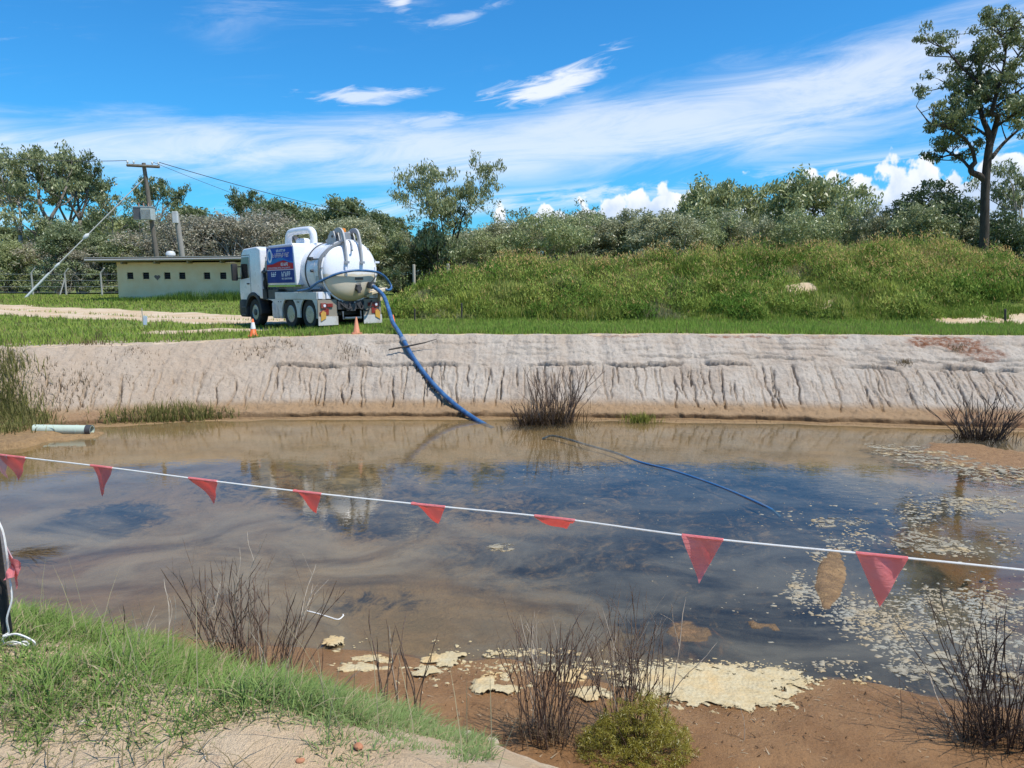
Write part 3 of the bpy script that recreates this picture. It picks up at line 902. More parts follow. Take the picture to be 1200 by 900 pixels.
# rear door
dp = [(1.04, -.075)] + [(1.04 * math.cos(a), -.075 - .32 * math.sin(a)) for a in np.linspace(.12, math.pi / 2, 12)]
dp[-1] = (0, dp[-1][1])
door = part(MB().lathe(dp, 64, 'x', (0, 0, 2.0)), 'rear_door', DOOR, smooth=True)
def door_x(y, z):
    q = min(1, (y * y + (z - 2.0) ** 2) / 1.04 ** 2)
    return -.075 - .32 * math.sqrt(1 - q)
for y in (.30, -.30):
    a_ = MB()
    path = smooth_path([(.55, y, 2.98), (.40, y, 3.26), (.12, y, 3.40), (-.16, y, 3.34), (-.30, y, 3.02), (-.37, y, 2.66), (door_x(y, 2.33) - .03, y, 2.30)], 6)
    n_ = len(path)
    vs, fs = [], []
    for i, p in enumerate(path):
        t_ = (path[min(i + 1, n_ - 1)] - path[max(i - 1, 0)]).normalized()
        nr = Vector((-t_.z, 0, t_.x))
        wd = .075 * (1 - .5 * i / n_) + .02
        for sy in (-.032, .032):
            vs += [p + nr * wd + Vector((0, sy, 0)), p - nr * wd + Vector((0, sy, 0))]
    for i in range(n_ - 1):
        b, c = 4 * i, 4 * (i + 1)
        fs += [(b, b + 1, c + 1, c), (b + 2, c + 2, c + 3, b + 3), (b, c, c + 2, b + 2), (b + 1, b + 3, c + 3, c + 1)]
    fs += [(0, 2, 3, 1), (4 * n_ - 4, 4 * n_ - 3, 4 * n_ - 1, 4 * n_ - 2)]
    a_.add(vs, fs)
    la = part(a_, 'lift_arm', paint('arm_grey', (0.44, 0.44, 0.43), .5, dirt=.45), door, bevel=.008)
    part(MB().box((door_x(y, 2.3) - .12, y - .07, 2.25), (door_x(y, 2.3) + .05, y + .07, 2.33)), 'arm_foot', STEEL, door)
    br = MB().prism([(.75, 2.95), (.62, 3.22), (.45, 3.38), (.25, 3.38), (.15, 3.2), (.1, 2.95)], y - .10, y - .05, 'y')
    br.prism([(.75, 2.95), (.62, 3.22), (.45, 3.38), (.25, 3.38), (.15, 3.2), (.1, 2.95)], y + .05, y + .10, 'y')
    hb = part(br, 'hinge_bracket', paint('arm_grey', (0.60, 0.60, 0.60)), tank, bevel=.008)
    part(MB().tube([(.30, y - .13, 3.20), (.30, y + .13, 3.20)], .045, 10), 'hinge_pin', DARKST, tank)
    part(MB().tube([(.9, y, 3.06), (.35, y, 3.22)], .05, 10), 'lift_cylinder', STEEL, tank, smooth=True)
# side ram with curved guide
rm = MB()
pth = smooth_path([(.06, 1.06, 1.60), (.03, 1.10, 2.15), (-.03, 1.02, 2.46), (-.10, .70, 2.78), (-.20, .42, 2.93), (-.30, .32, 3.0)], 6)
rm.tube(pth, .055, 8)
rm.tube([(p[0] + .10, p[1] - .02, p[2] + .03) for p in pth[6:]], .035, 8)
part(rm, 'side_ram', paint('arm_dark', (0.30, 0.30, 0.29), .4, metal=.4), tank, smooth=True)
bc = MB().lathe([(.0, 3.49), (.07, 3.48), (.09, 3.42), (.09, 3.34)], 14, 'z', (.25, 0, 0))
part(bc, 'beacon', AMBER, smooth=True)
part(MB().box((.1, -.2, 2.98), (.42, .2, 3.34)), 'beacon_stand', STEEL, bevel=.02)
hk = MB().tube(smooth_path([(-.10, 0, 3.05), (-.22, 0, 2.98), (-.34, .02, 2.85), (-.42, .06, 2.70), (-.44, .11, 2.72)], 4), .028, 8)
part(hk, 'door_hook', STEEL, door)
part(MB().box((-.05, -1.24, 2.28), (.08, -1.03, 2.35)), 'marker_lamp', PRINT_W, tank, bevel=.01)
# fittings on the lower door
pl = MB().box((door_x(-.1, 1.78) - .02, -.33, 1.70), (door_x(-.1, 1.78) + .12, -.02, 1.78))
part(pl, 'maker_plate', paint('plate_brown', (0.10, 0.075, 0.055), .5), door)
pr = MB()
for k in range(3):
    zz = 1.64 - .055 * k
    pr.box((door_x(-.16, zz) - .004, -.28 + .02 * k, zz - .012), (door_x(-.16, zz) + .06, -.06 - .02 * k, zz + .012))
part(pr, 'plate_print', paint('print_grey', (0.34, 0.28, 0.2), .6), door)
v1 = MB()
v1.tube([(door_x(-.12, 1.42) + .06, -.12, 1.40), (door_x(-.12, 1.42) - .16, -.12, 1.40)], .10, 12)
v1.tube([(door_x(-.12, 1.42) - .10, -.12, 1.40), (door_x(-.12, 1.42) - .12, -.12, 1.24)], .06, 10)
v1.box((door_x(0, 1.5) - .12, -.2, 1.49), (door_x(0, 1.5), -.04, 1.54))
part(v1, 'drain_valve', DARKST, door)
v2 = MB()
VX = door_x(-.62, 1.5)
v2.tube([(VX + .10, -.62, 1.52), (VX - .22, -.64, 1.48)], .11, 14)
v2.tube([(VX - .14, -.64, 1.62), (VX - .14, -.64, 1.40)], .13, 12)
v2.tube([(VX - .14, -.64, 1.6), (VX - .20, -.78, 1.80)], .022, 6)
part(v2, 'suction_valve', DARKST, door)
# edge trim straps hanging on the door
sp = MB()
for y in (.33, -.93):
    zt = 2.05
    sp.box((door_x(y, 1.95) - .05, y - .035, 1.82), (door_x(y, 1.95) + .09, y + .035, zt + .1))
part(sp, 'hose_hook', WHITE, door)

# duct loop on top, with dark hose reel behind
dl = MB().tube(smooth_path([(1.95, .25, 2.9), (1.95, .25, 3.28), (2.05, .25, 3.47), (2.35, .25, 3.54), (3.55, .25, 3.54), (3.85, .25, 3.46), (3.95, .25, 3.25), (3.98, .25, 2.85)], 6), .13, 14)
part(dl, 'duct_loop', WHITE, smooth=True)
part(MB().lathe([(.0, 3.28), (.20, 3.27), (.27, 3.20), (.27, 2.95)], 20, 'z', (3.05, .1, 0)), 'manhole_cover', WHITE, smooth=True)
rl = MB().lathe([(.36, -.10), (.44, -.10), (.44, .10), (.36, .10)], 28, 'y', (4.35, -.15, 3.0), close=True)
part(rl, 'hose_reel', DARKST, smooth=True)
part(MB().box((1.55, -.35, 2.96), (3.9, .35, 3.04)), 'roof_walkway', WHITE, bevel=.01)

# side locker with the sign
part(MB().prism([(1.50, 1.55), (3.82, 1.55), (3.82, 2.93), (3.6, 3.0), (1.75, 3.02), (1.66, 2.93)], .25, 1.215, 'y'), 'side_locker', WHITE, bevel=.03, smooth=True)
Y0 = 1.222
sign = part(MB().prism([(1.63, 1.63), (3.80, 1.63), (3.80, 2.90), (1.72, 2.90)], Y0, Y0 + .012, 'y'), 'sign_panel', BLUE_S)
part(MB().box((1.72, Y0, 2.90), (3.80, Y0 + .02, 2.955)), 'sign_cap', PRINT_P, sign)
def sg(poly, m, lvl, name):
    part(MB().prism(poly, Y0 + .012, Y0 + .012 + .003 * lvl, 'y'), name, m, sign)
sg([(1.635, 1.635), (3.795, 1.635), (3.795, 2.09), (1.66, 2.09)], NAVY_S, 1, 'navy_field')
sg([(3.795, 2.12), (1.665, 2.12), (1.68, 2.32), (1.95, 2.34), (2.4, 2.43), (2.85, 2.39), (3.3, 2.31), (3.795, 2.30)], RED_S, 1, 'red_band')
sg([(3.795, 2.31), (3.3, 2.325), (2.85, 2.405), (2.4, 2.45), (1.95, 2.355), (1.68, 2.335), (1.68, 2.38), (2.05, 2.42), (2.55, 2.54), (3.0, 2.52), (3.4, 2.46), (3.795, 2.46)], CYAN_S, 2, 'light_blue_wave')
sg([(3.795, 2.085), (1.66, 2.085), (1.665, 2.115), (3.795, 2.115)], PRINT_P, 3, 'rule')
el_o = [(3.52 + .20 * math.cos(a), 2.62 + .26 * math.sin(a)) for a in np.linspace(0, 2 * math.pi, 28, endpoint=False)]
el_i = [(3.52 + .12 * math.cos(a), 2.62 + .17 * math.sin(a)) for a in np.linspace(0, 2 * math.pi, 28, endpoint=False)]
sg(el_o, PRINT_W, 3, 'logo_oval'); sg(el_i, CYAN_S, 4, 'logo_centre')
def strokes(x_from, x_to, z, h, m, name, seed, lvl=4, gap=.42):
    """worn lettering too small to read: runs of upright and level strokes"""
    r = random.Random(seed); mb = MB(); x = x_from
    while x > x_to + h * .3:
        wd = h * r.uniform(.5, .7)
        a, b = Y0 + .012, Y0 + .012 + .003 * lvl
        mb.box((x - wd * .28, a, z), (x, b, z + h))
        k = r.random()
        if k < .7: mb.box((x - wd, a, z + h * .78), (x - wd * .28, b, z + h))
        if k > .25: mb.box((x - wd, a, z + h * .38), (x - wd * .28, b, z + h * .58))
        if k > .5: mb.box((x - wd, a, z), (x - wd * .28, b, z + h * .2))
        x -= wd + h * .22
        if r.random() < .12: x -= h * gap
    return part(mb, name, m, sign)
strokes(2.95, 2.25, 2.74, .09, PRINT_W, 'lettering', 1)
strokes(3.28, 1.85, 2.55, .15, PRINT_P, 'lettering', 2, 5)
strokes(2.62, 2.10, 2.24, .11, PRINT_W, 'lettering', 3)
strokes(3.70, 1.90, 2.14, .06, PRINT_P, 'lettering', 4)
strokes(3.45, 3.05, 1.86, .17, PRINT_W, 'lettering', 5, 3)
strokes(2.60, 1.85, 1.86, .17, PRINT_W, 'lettering', 6, 3)
strokes(2.60, 1.80, 1.75, .06, PRINT_W, 'lettering', 7, 3)
part(MB().box((1.60, 1.0, 1.49), (3.78, 1.235, 1.548)), 'lime_strip', LIME)

# valances with wheel arches
def valance(s):
    pts = [(.02, 1.04), (.02, .40)]
    pts += [(.68 + .60 * math.cos(a), .52 + .60 * math.sin(a)) for a in np.linspace(math.pi * 1.06, -.06 * math.pi, 16)]
    pts += [(2.11 + .60 * math.cos(a), .52 + .60 * math.sin(a)) for a in np.linspace(math.pi * 1.06, -.06 * math.pi, 16)]
    pts += [(2.86, .48), (3.05, .80), (3.55, 1.0), (3.9, 1.04)]
    y0, y1 = sorted((s * 1.20, s * 1.25))
    v_ = part(MB().prism(pts, y0, y1, 'y'), 'side_valance', VALANCE)
    a, b = sorted((s * .9, s * 1.262))
    part(MB().box((.0, a, 1.043), (3.2, b, 1.30)), 'side_rail', VALANCE, bevel=.015)
    bl = MB()
    for x in (.3, 1.35, 1.45, 2.75, 2.95):
        bl.tube([(x, s * 1.24, .95), (x, s * 1.262, .95)], .025, 8)
    part(bl, 'bolts', DARKST, v_)
    for x in (2.93, 3.22, 3.50):
        part(MB().tube([(x, s * 1.10, .33), (x, s * 1.10, .40), (x, s * 1.10, .88), (x, s * 1.10, .95)], [.09, .135, .135, .09], 14), 'air_tank', VALANCE, smooth=True)
    # guard board with lamps at the tail
    a, b = sorted((s * .52, s * 1.25))
    part(MB().box((-.03, a, .43), (.0, b, 1.03)), 'lamp_board', paint('board_beige', (0.30, 0.26, 0.20), .6, dirt=.5, scale=4))
    part(MB().box((-.06, a - .01, .16), (-.034, b + .01, .46)), 'mudflap', paint('flap_white', (0.60, 0.58, 0.54), .6, dirt=.6))
    part(MB().box((-.08, min(s * .95, s * 1.15), .74), (-.031, max(s * .95, s * 1.15), .92)), 'tail_lamp', RED_L, bevel=.01)
    part(MB().box((-.08, min(s * .70, s * .92), .78), (-.031, max(s * .70, s * .92), .90)), 'tail_lamp', RED_L, bevel=.01)
    part(MB().tube([(-.09, s * 1.02, .83), (-.031, s * 1.02, .83)], .05, 12), 'reflector', PRINT_W)
    part(MB().prism([(s * .85, .52), (s * 1.20, .52), (s * 1.20, .60), (s * 1.0, .73), (s * .85, .73)], -.05, -.031, 'x'), 'marker_plate', RED_L)
    part(MB().prism([(s * .98, .40), (s * 1.17, .30), (s * 1.17, .56), (s * 1.08, .66), (s * .98, .60)], -.085, -.061, 'x'), 'hazard_marker', YELLOW)
    for q in (0, 1):
        y_a, y_b = sorted((s * (1.22 - q * .3), s * (1.06 - q * .3)))
        part(MB().box((-.05, y_a, 1.06), (-.002, y_b, 1.30)), 'rear_plate', PRINT_W, bevel=.01)
valance(1); valance(-1)
# tail: step, tow bar, hoses
tl = MB()
tl.tube([(-.12, .35, .62), (-.12, .35, .36), (-.12, -.35, .36), (-.12, -.35, .62)], .035, 8)
tl.box((-.22, -.33, .37), (-.02, .33, .42))
part(tl, 'rear_step', ALLOY)
tb = MB().box((-.10, -.52, .68), (.0, .52, .98)).box((-.2, -.12, .62), (-.05, .12, .86))
part(tb, 'tail_beam', DARKST, bevel=.02)
hs_ = MB()
for k, (ya, yb) in enumerate(((.45, -.1), (-.2, -.5), (.3, .05), (-.35, -.85))):
    hs_.tube(smooth_path([(-.06, ya, .95), (-.18, (ya * 2 + yb) / 3, .74 - .04 * k), (-.20, (ya + yb * 2) / 3, .72), (-.08, yb, .96)], 5), .03, 7)
part(hs_, 'service_hoses', BLACK, smooth=True)
# hose tray on the offside
tr_ = MB()
tr_.prism([(-1.36, 1.30), (-.80, 1.20), (-.55, 1.08), (-.5, 1.14), (-.75, 1.28), (-1.38, 1.42)], -.30, .9, 'x')
tr_.box((-.2, -1.22, .95), (.5, -1.12, 1.3))
part(tr_, 'hose_tray', DOOR, bevel=.01)

# ------------------------------------------------------------------ hoses
def world(p):
    return TM @ Vector(p)
drp = smooth_path([world(p) for p in ((1.25, 1.30, 1.335), (.55, 1.26, 1.40), (.08, 1.14, 1.62), (-.36, .72, 1.88), (-.52, .20, 2.00), (-.53, -.30, 2.01), (-.38, -.90, 1.96), (-.20, -1.32, 1.82),
                                       (-.06, -1.62, 1.60), (-.12, -1.66, 1.42), (-.30, -1.45, 1.33), (-.30, -1.28, 1.36))], 8)
dh = MB().tube(drp, .042, 10).build('draped_hose', HOSE, smooth=True)
tag(dh, 'blue hose looped around the back of the white tank door', 'hose')
b0 = world((VX - .26, -.64, 1.47))
pts = [world((VX - .16, -.64, 1.48)), b0]
for (u, v, Y) in ((449, 346, 26.5), (455, 361, 25.9), (460, 377, 25.1)):
    pts.append(Vector(at_y(u, v, Y)))
for (u, v) in ((467, 392), (473, 403), (483, 421), (497, 441), (514, 461), (535, 480), (558, 494)):
    p = on_ground(u, v, 15)
    pts.append(Vector((p[0], p[1], p[2] + .10)))
last = pts[-1]
pts[-1] = Vector((last.x, last.y, ZW + .03))
pts.append(Vector((last.x + .45, last.y - .5, ZW - .12)))
pth = smooth_path(pts, 7)
sh = MB().tube(pth, .066, 12).build('suction_hose', HOSE, smooth=True)
tag(sh, 'thick blue suction hose running from the tanker down the bank into the pond', 'hose')
# dark lumps put in as the hose's shadow along its lower left side
rg = MB(); r_ = random.Random(5)
for p in pth[len(pth) * 5 // 9: -8: 1]:
    q = p + Vector((-.05, -.03, -.04))
    if r_.random() < .45:
        q = q + Vector((r_.uniform(-.02, .02), 0, r_.uniform(-.01, .02)))
        rg.tube([q, q + Vector((r_.uniform(-.05, -.01), r_.uniform(-.04, .0), r_.uniform(-.07, -.02)))], [r_.uniform(.02, .045), .012], 6)
rg.build('hose_shade_lumps', paint('hose_shade_dark', (0.02, 0.022, 0.018), .7), sh)['kind'] = 'stuff'
for k in (6, len(pth) // 2):
    dc = (pth[k + 1] - pth[k]).normalized()
    MB().tube([pth[k] - dc * .10, pth[k] + dc * .10], .082, 12).build('coupling', STEEL, sh, smooth=True)
# stick caught across the hose
p = pth[len(pth) // 2 + 4]
st = MB().tube([p + Vector((-.55, -.1, -.02)), p + Vector((0, -.05, .08)), p + Vector((.5, 0, .18)), p + Vector((.85, .1, .28))], [.025, .03, .02, .008], 6).build('stick', paint('dead_wood', (0.055, 0.045, 0.035), .9))
tag(st, 'thin dark stick lying across the blue suction hose', 'stick')
fl = [at_z(u, v, ZW - (.04 if u < 735 else .004)) for (u, v) in ((650, 511), (690, 522), (722, 531), (748, 541), (790, 552), (845, 571), (898, 594))]
fp = MB().tube(smooth_path([(fl[0][0] - .3, fl[0][1] + .05, ZW - .12)] + fl + [(fl[-1][0] + .15, fl[-1][1] - .25, ZW - .10)], 8), .026, 8).build('floating_pipe', paint('bright_blue_pipe', (0.03, 0.13, 0.30), .45, dirt=.6, dirt_col=(.16, .16, .15), scale=3), smooth=True)
tag(fp, 'thin blue pipe floating across the middle of the pond', 'pipe')
# ================================================================== block building
def m_blockwall(t):
    o = t.obj()
    n = t.noise(o, 1.2, 5, .6); n2 = t.noise(o, 12, 4, .65)
    br = t.new('ShaderNodeTexBrick')
    t.l.new(t.mapv(o, (1, 1, 1), (rad(90), 0, 0)), br.inputs['Vector'])
    br.inputs['Scale'].default_value = 1.0
    br.inputs['Brick Width'].default_value = .4; br.inputs['Row Height'].default_value = .2
    br.inputs['Mortar Size'].default_value = .012
    c = t.mix(t.step(n, .3, .7), (0.80, 0.58, 0.32), (0.84, 0.66, 0.40))
    c = t.mix(t.step(n2, .55, .8, 0, .3), c, (0.38, 0.34, 0.26))
    return principled(t, c, .85, 0, t.bump(br.outputs['Fac'], -.5, .01), .2)
BLOCK = mat('block_wall', m_blockwall)
FASCIA = paint('brown_fascia', (0.27, 0.21, 0.11), .7, dirt=.4, scale=2)
SHEET = paint('roof_sheet', (0.42, 0.41, 0.38), .5, metal=.3, dirt=.4, scale=2)
GREYPAINT = paint('pale_metal', (0.62, 0.64, 0.62), .5, dirt=.3)

BY = 50.0
x0 = at_y(138, 330, BY)[0]; x1 = x0 + 9.6
BX0 = x0; zb = gz(x0, BY) - .05; zt = at_y(200, 307.5, BY)[2]
bld = empty('block_building', (x0, BY, zb), 0, 'low cream block building with six small square windows beside the truck', 'building')
def bp(p): return p
Hh = zt - zb
wins = [at_y(u, 323, BY)[0] - x0 for u in (152.5, 171, 196, 213.5, 242.5, 261.5)]
wz0, wz1 = at_y(200, 327, BY)[2] - zb, at_y(200, 319.3, BY)[2] - zb
wl = MB(); wh = .205
wl.box((0, 0, 0), (9.6, .2, wz0)); wl.box((0, 0, wz1), (9.6, .2, Hh))
prev = 0
for wx in wins + [None]:
    e = 9.6 if wx is None else wx - wh
    wl.box((prev, 0, wz0), (e, .2, wz1))
    if wx is not None: prev = wx + wh
wl.box((0, .2, 0), (.2, 5.0, Hh)); wl.box((9.4, .2, 0), (9.6, 5.0, Hh)); wl.box((0, 4.8, 0), (9.6, 5.0, Hh))
wl.build('wall', BLOCK, bld)
for wx in wins:
    pane = MB().box((wx - wh, .11, wz0), (wx + wh, .13, wz1)).build('window', paint('window_dark', (0.008, 0.008, 0.009), .6, dirt=.05, spec=.2), bld)
    MB().box((wx - wh - .03, -.05, wz0 - .05), (wx + wh + .03, .10, wz0 - .003)).build('sill', BLOCK, pane)
    fr = MB()
    for zz in (.33, .66):
        fr.box((wx - wh, .085, wz0 + (wz1 - wz0) * zz - .012), (wx + wh, .108, wz0 + (wz1 - wz0) * zz + .012))
    fr.build('louvre', DARKST, pane)
roof = MB().prism([(-1.55, Hh + .02), (10.2, Hh + .16), (10.2, Hh + .38), (-1.55, Hh + .24)], -.75, 5.6, 'y').build('roof', FASCIA, bld)
MB().prism([(-1.62, Hh + .245), (10.27, Hh + .385), (10.27, Hh + .43), (-1.62, Hh + .29)], -.83, 5.68, 'y').build('roof_sheet', SHEET, roof)
for k in range(5):
    xx = .6 + k * 2.1
    MB().box((xx, -.7, Hh - .12 + .011 * xx), (xx + .1, .0, Hh + .03 + .011 * xx)).build('rafter_end', FASCIA, roof)
vt = at_y(200, 300, BY + 1.5)[0] - x0
MB().tube([(-1.6, -.80, Hh + .12), (10.2, -.80, Hh + .26)], .07, 8).build('gutter', SHEET, roof)
MB().tube([(9.3, -.72, Hh + .2), (9.3, -.06, Hh - .1), (9.3, -.06, .1)], .045, 8).build('downpipe', SHEET, bld)
v_ = MB().lathe([(.16, Hh + .25), (.16, Hh + .46), (.30, Hh + .48), (.30, Hh + .62), (.22, Hh + .74), (0, Hh + .78)], 16, 'z', (vt, 1.5, 0)).build('roof_vent', GREYPAINT, roof, smooth=True)
hx = at_y(184.5, 325, BY)[0] - x0; hz = at_y(184.5, 325, BY)[2] - zb
hp = [(hx + .0118 * 16 * math.sin(a) ** 3, hz + .0118 * (13 * math.cos(a) - 5 * math.cos(2 * a) - 2 * math.cos(3 * a) - math.cos(4 * a))) for a in np.linspace(0, 2 * math.pi, 30, endpoint=False)]
MB().prism(hp, -.03, -.002, 'y').build('heart_plaque', paint('plaque_brown', (0.16, 0.12, 0.10), .6), bld)

# ================================================================== power poles
def m_polewood(t):
    o = t.obj()
    n = t.noise(t.mapv(o, (6, 6, .6)), 3, 6, .7)
    c = t.mix(t.step(n, .3, .7), (0.10, 0.085, 0.065), (0.20, 0.18, 0.145))
    return principled(t, c, .9, 0, t.bump(n, .5, .02), .2)
PWOOD = mat('pole_wood', m_polewood)
PY = 58.0
pt = Vector(at_y(168.3, 191, PY)); pb = Vector(at_y(183.5, 300, PY))
pb = pb + (pb - pt) * ((gz(pb.x, PY) - .2 - pb.z) / (pb.z - pt.z))
pole = empty('power_pole', (pb.x, PY, pb.z), 0, 'tall timber power pole with crossarm and grey transformer behind the block building', 'pole')
L_ = lambda p: Vector(p) - Vector(pole.location)
MB().tube([L_(pb), L_(pt)], [.20, .14], 14).build('pole_shaft', PWOOD, pole, smooth=True)
ca = Vector(at_y(148.5, 193.5, PY - .2)); cb = Vector(at_y(187, 195.5, PY - .2))
d_ = (cb - ca).normalized()
vs = []
arm = MB().tube([L_(ca), L_(cb)], .11, 4).build('crossarm', PWOOD, pole)
for k in (0.03, .22, .78, .97):
    q = ca + (cb - ca) * k
    MB().lathe([(.03, 0), (.03, .09), (.07, .10), (.085, .15), (.06, .19), (.07, .22), (.03, .27), (0, .28)], 10, 'z', tuple(L_(q) + Vector((0, 0, .08)))).build('insulator', GREYPAINT, arm, smooth=True)
# transformer
ta, tb_ = Vector(at_y(158, 243, PY - .5)), Vector(at_y(180, 258, PY - .5))
la_, lb_ = L_(ta), L_(tb_)
TG = paint('transformer_grey', (0.45, 0.50, 0.47), .5, dirt=.3, scale=3)
tf = MB().box((la_.x, la_.y - .35, lb_.z), (lb_.x, la_.y + .35, la_.z)).build('transformer', TG, pole, bevel=.03)
for k in range(9):
    xx = la_.x + .62 + k * .085
    MB().box((xx, la_.y - .47, lb_.z + .05), (xx + .03, la_.y - .352, la_.z - .08)).build('fin', TG, tf)
MB().box((la_.x - .04, la_.y - .39, la_.z + .002), (lb_.x + .04, la_.y + .39, la_.z + .05)).build('lid', TG, tf)
MB().box((la_.x + .02, la_.y - .36, lb_.z + .04), (la_.x + .56, la_.y - .352, la_.z - .05)).build('panel', paint('panel_dark', (0.10, 0.10, 0.10), .5), tf)
for k in range(3):
    MB().lathe([(.04, 0), (.07, .05), (.04, .1), (.07, .15), (.04, .2), (.02, .3)], 10, 'z', (la_.x + .3 + k * .35, la_.y, la_.z + .05)).build('bushing', paint('porcelain', (0.20, 0.09, 0.05), .3), tf, smooth=True)
MB().box((la_.x + .5, la_.y + .34, la_.z - .35), (la_.x + .75, la_.y + .9, la_.z - .2)).build('bracket', DARKST, tf)
# second, shorter pole with a white box
qt = Vector(at_y(206.5, 250, 60)); qb = Vector(at_y(213.5, 300, 60))
qb = qb + (qb - qt) * ((gz(qb.x, 60) - .2 - qb.z) / (qb.z - qt.z))
p2 = empty('short_pole', (qb.x, 60, qb.z), 0, 'shorter grey pole with a white box on its top behind the block building', 'pole')
M_ = lambda p: Vector(p) - Vector(p2.location)
MB().tube([M_(qb), M_(qt)], [.24, .19], 12).build('pole_shaft', paint('grey_pole', (0.30, 0.28, 0.24), .8), p2, smooth=True)
q = M_(qt)
MB().box((q.x - .18, q.y - .36, q.z - .75), (q.x + .2, q.y - .10, q.z + .12)).build('meter_box', GREYPAINT, p2, bevel=.03)
# stay wire with its white guard
sa = Vector(on_ground(28, 350, 30)); sb = pt + (pb - pt) * .10
def along(u):   # point of the stay whose picture column is u
    best = min((abs(600 + F_PX * (sa + (sb - sa) * k).x / ((sa + (sb - sa) * k).y * math.cos(PITCH) - ((sa + (sb - sa) * k).z - CAM_Z) * math.sin(PITCH)) - u), k) for k in np.linspace(0, 1, 400))
    return sa + (sb - sa) * best[1]
stay = empty('pole_stay', tuple(sa), 0, 'slanting white stay wire anchored in the grass and tied to the tall power pole', 'stay wire')
N_ = lambda p: Vector(p) - sa
MB().tube([N_(sa - Vector((.1, 0, .15))), N_(along(58))], .085, 10).build('guard_tube', GREYPAINT, stay, smooth=True)
MB().tube([N_(along(57)), N_(sb)], [.05, .035], 8).build('wire', paint('stay_grey', (0.50, 0.49, 0.44), .6), stay)
for u in (101, 67):
    c = N_(along(u)); dd_ = (sb - sa).normalized()
    MB().tube([c - dd_ * .28, c - dd_ * .12, c + dd_ * .12, c + dd_ * .28], [.05, .15, .15, .05] if u > 80 else [.04, .09, .09, .04], 10).build('stay_insulator', GREYPAINT, stay, smooth=True)
# overhead wires
WIRE = paint('wire_dark', (0.05, 0.05, 0.05), .6)
def wire(a, b, sag, r, label):
    a, b = Vector(a), Vector(b)
    pts = [a + (b - a) * k + Vector((0, 0, -sag * 4 * k * (1 - k))) for k in np.linspace(0, 1, 24)]
    o = MB().tube(pts, r, 5).build('overhead_wire', WIRE)
    return tag(o, label, 'wire')
zt_ = Vector((0, 0, .33))
wire(cb + (ca - cb) * .03 + zt_, at_y(560, 268, 130), 1.2, .028, 'dark overhead wire from the outer crossarm end away over the scrub trees')
wire(cb + (ca - cb) * .22 + zt_, at_y(540, 292, 130), 1.6, .016, 'thinner overhead wire sagging below the other one over the scrub trees')
wire(ca + (cb - ca) * .03 + zt_, at_y(-420, 120, 40), .9, .022, 'overhead wire from the crossarm towards the tall gum trees')

# ================================================================== fence with cranked posts
CONC = paint('fence_concrete', (0.42, 0.40, 0.36), .9, dirt=.4, scale=3)
FY = 63.0
fx = [at_y(u, 335, FY)[0] for u in (-45, -3, 38, 77, 119)]
fence = empty('chain_wire_fence', (fx[2], FY, gz(fx[2], FY)), 0, 'wire fence with cranked concrete posts below the tall gum trees', 'fence')
for i, x in enumerate(fx):
    g = gz(x, FY) - gz(fx[2], FY)
    lx = x - fx[2]
    MB().tube([(lx, 0, g - .2), (lx, 0, g + 1.75), (lx + .05, 0, g + 1.85), (lx + .34, 0, g + 2.2)], [.075, .07, .065, .05], 8).build('post', CONC, fence, smooth=True)
MB().tube([(fx[3] - fx[2] - .4, -.3, -.1), (fx[3] - fx[2], 0, 1.4)], .05, 8).build('brace', CONC, fence)
for zz, yo in ((.25, 0), (.7, 0), (1.2, 0), (1.7, 0)):
    MB().tube([(fx[0] - fx[2] - 6, yo, zz), (fx[-1] - fx[2] + 1.5, yo, zz)], .012, 5).build('wire', STEEL, fence)

# ================================================================== stakes and cones
def stake(u, v_base, v_top, r, m, label, y0=15, lean=0.0):
    g = Vector(on_ground(u, v_base, y0)); t_ = Vector(at_y(u + lean, v_top, g.y))
    e = (t_ - g)
    o = MB().tube([(0, 0, -.15), (0, 0, 0), (e.x * .97, 0, e.z * .97), (e.x, 0, e.z)], [r, r, r, r * .6], 6).build('stake', m)
    o.location = g
    return tag(o, label, 'stake')
PALEW = paint('pale_timber', (0.48, 0.42, 0.33), .85, dirt=.3)
DARKW = paint('dark_timber', (0.06, 0.05, 0.042), .9)
stake(486, 377, 362, .035, DARKW, 'short dark stake at the foot of the grass mound beside the truck')
stake(541, 375, 355, .035, DARKW, 'taller dark stake standing in long grass at the mound foot')
stake(1178, 379, 362, .04, DARKW, 'short dark stake on the lawn below the bare sand patch')
# pale posts behind the ridge stand on the ground there
def far_post(u, v_top, Y, label):
    t_ = Vector(at_y(u, v_top, Y)); z_ = gz(t_.x, Y)
    o = MB().tube([(0, 0, -.2), (0, 0, t_.z - z_ - .02), (0, 0, t_.z - z_)], [.075, .075, .05], 8).build('post', PALEW)
    o.location = (t_.x, Y, z_)
    tag(o, label, 'post')
far_post(485, 310, 41, 'pale timber post on the low shoulder of the mound by the tanker')
far_post(525, 309, 41, 'pale timber post below the spreading gum tree behind the mound')
g = Vector(on_ground(168.5, 384, 18)); tp = Vector(at_y(166, 361, g.y))
mk = empty('marker_stake', tuple(g), 0, 'thin white marker stake with a torn white rag on the grass', 'stake')
MB().tube([(0, 0, -.1), (tp.x - g.x, 0, tp.z - g.z)], .018, 6).build('stick', PALEW, mk)
rg = MB(); rz_ = tp.z - g.z
rg.add([(0, -.02, .12), (.14, -.05, .10), (.17, -.03, rz_ * .58), (.02, -.02, rz_ * .62), (0, .01, .12), (.14, -.02, .10), (.17, 0, rz_ * .58), (.02, .01, rz_ * .62)],
       [(0, 1, 2, 3), (7, 6, 5, 4), (0, 4, 5, 1), (1, 5, 6, 2), (2, 6, 7, 3), (3, 7, 4, 0)])
rg.build('rag', PRINT_W, mk)

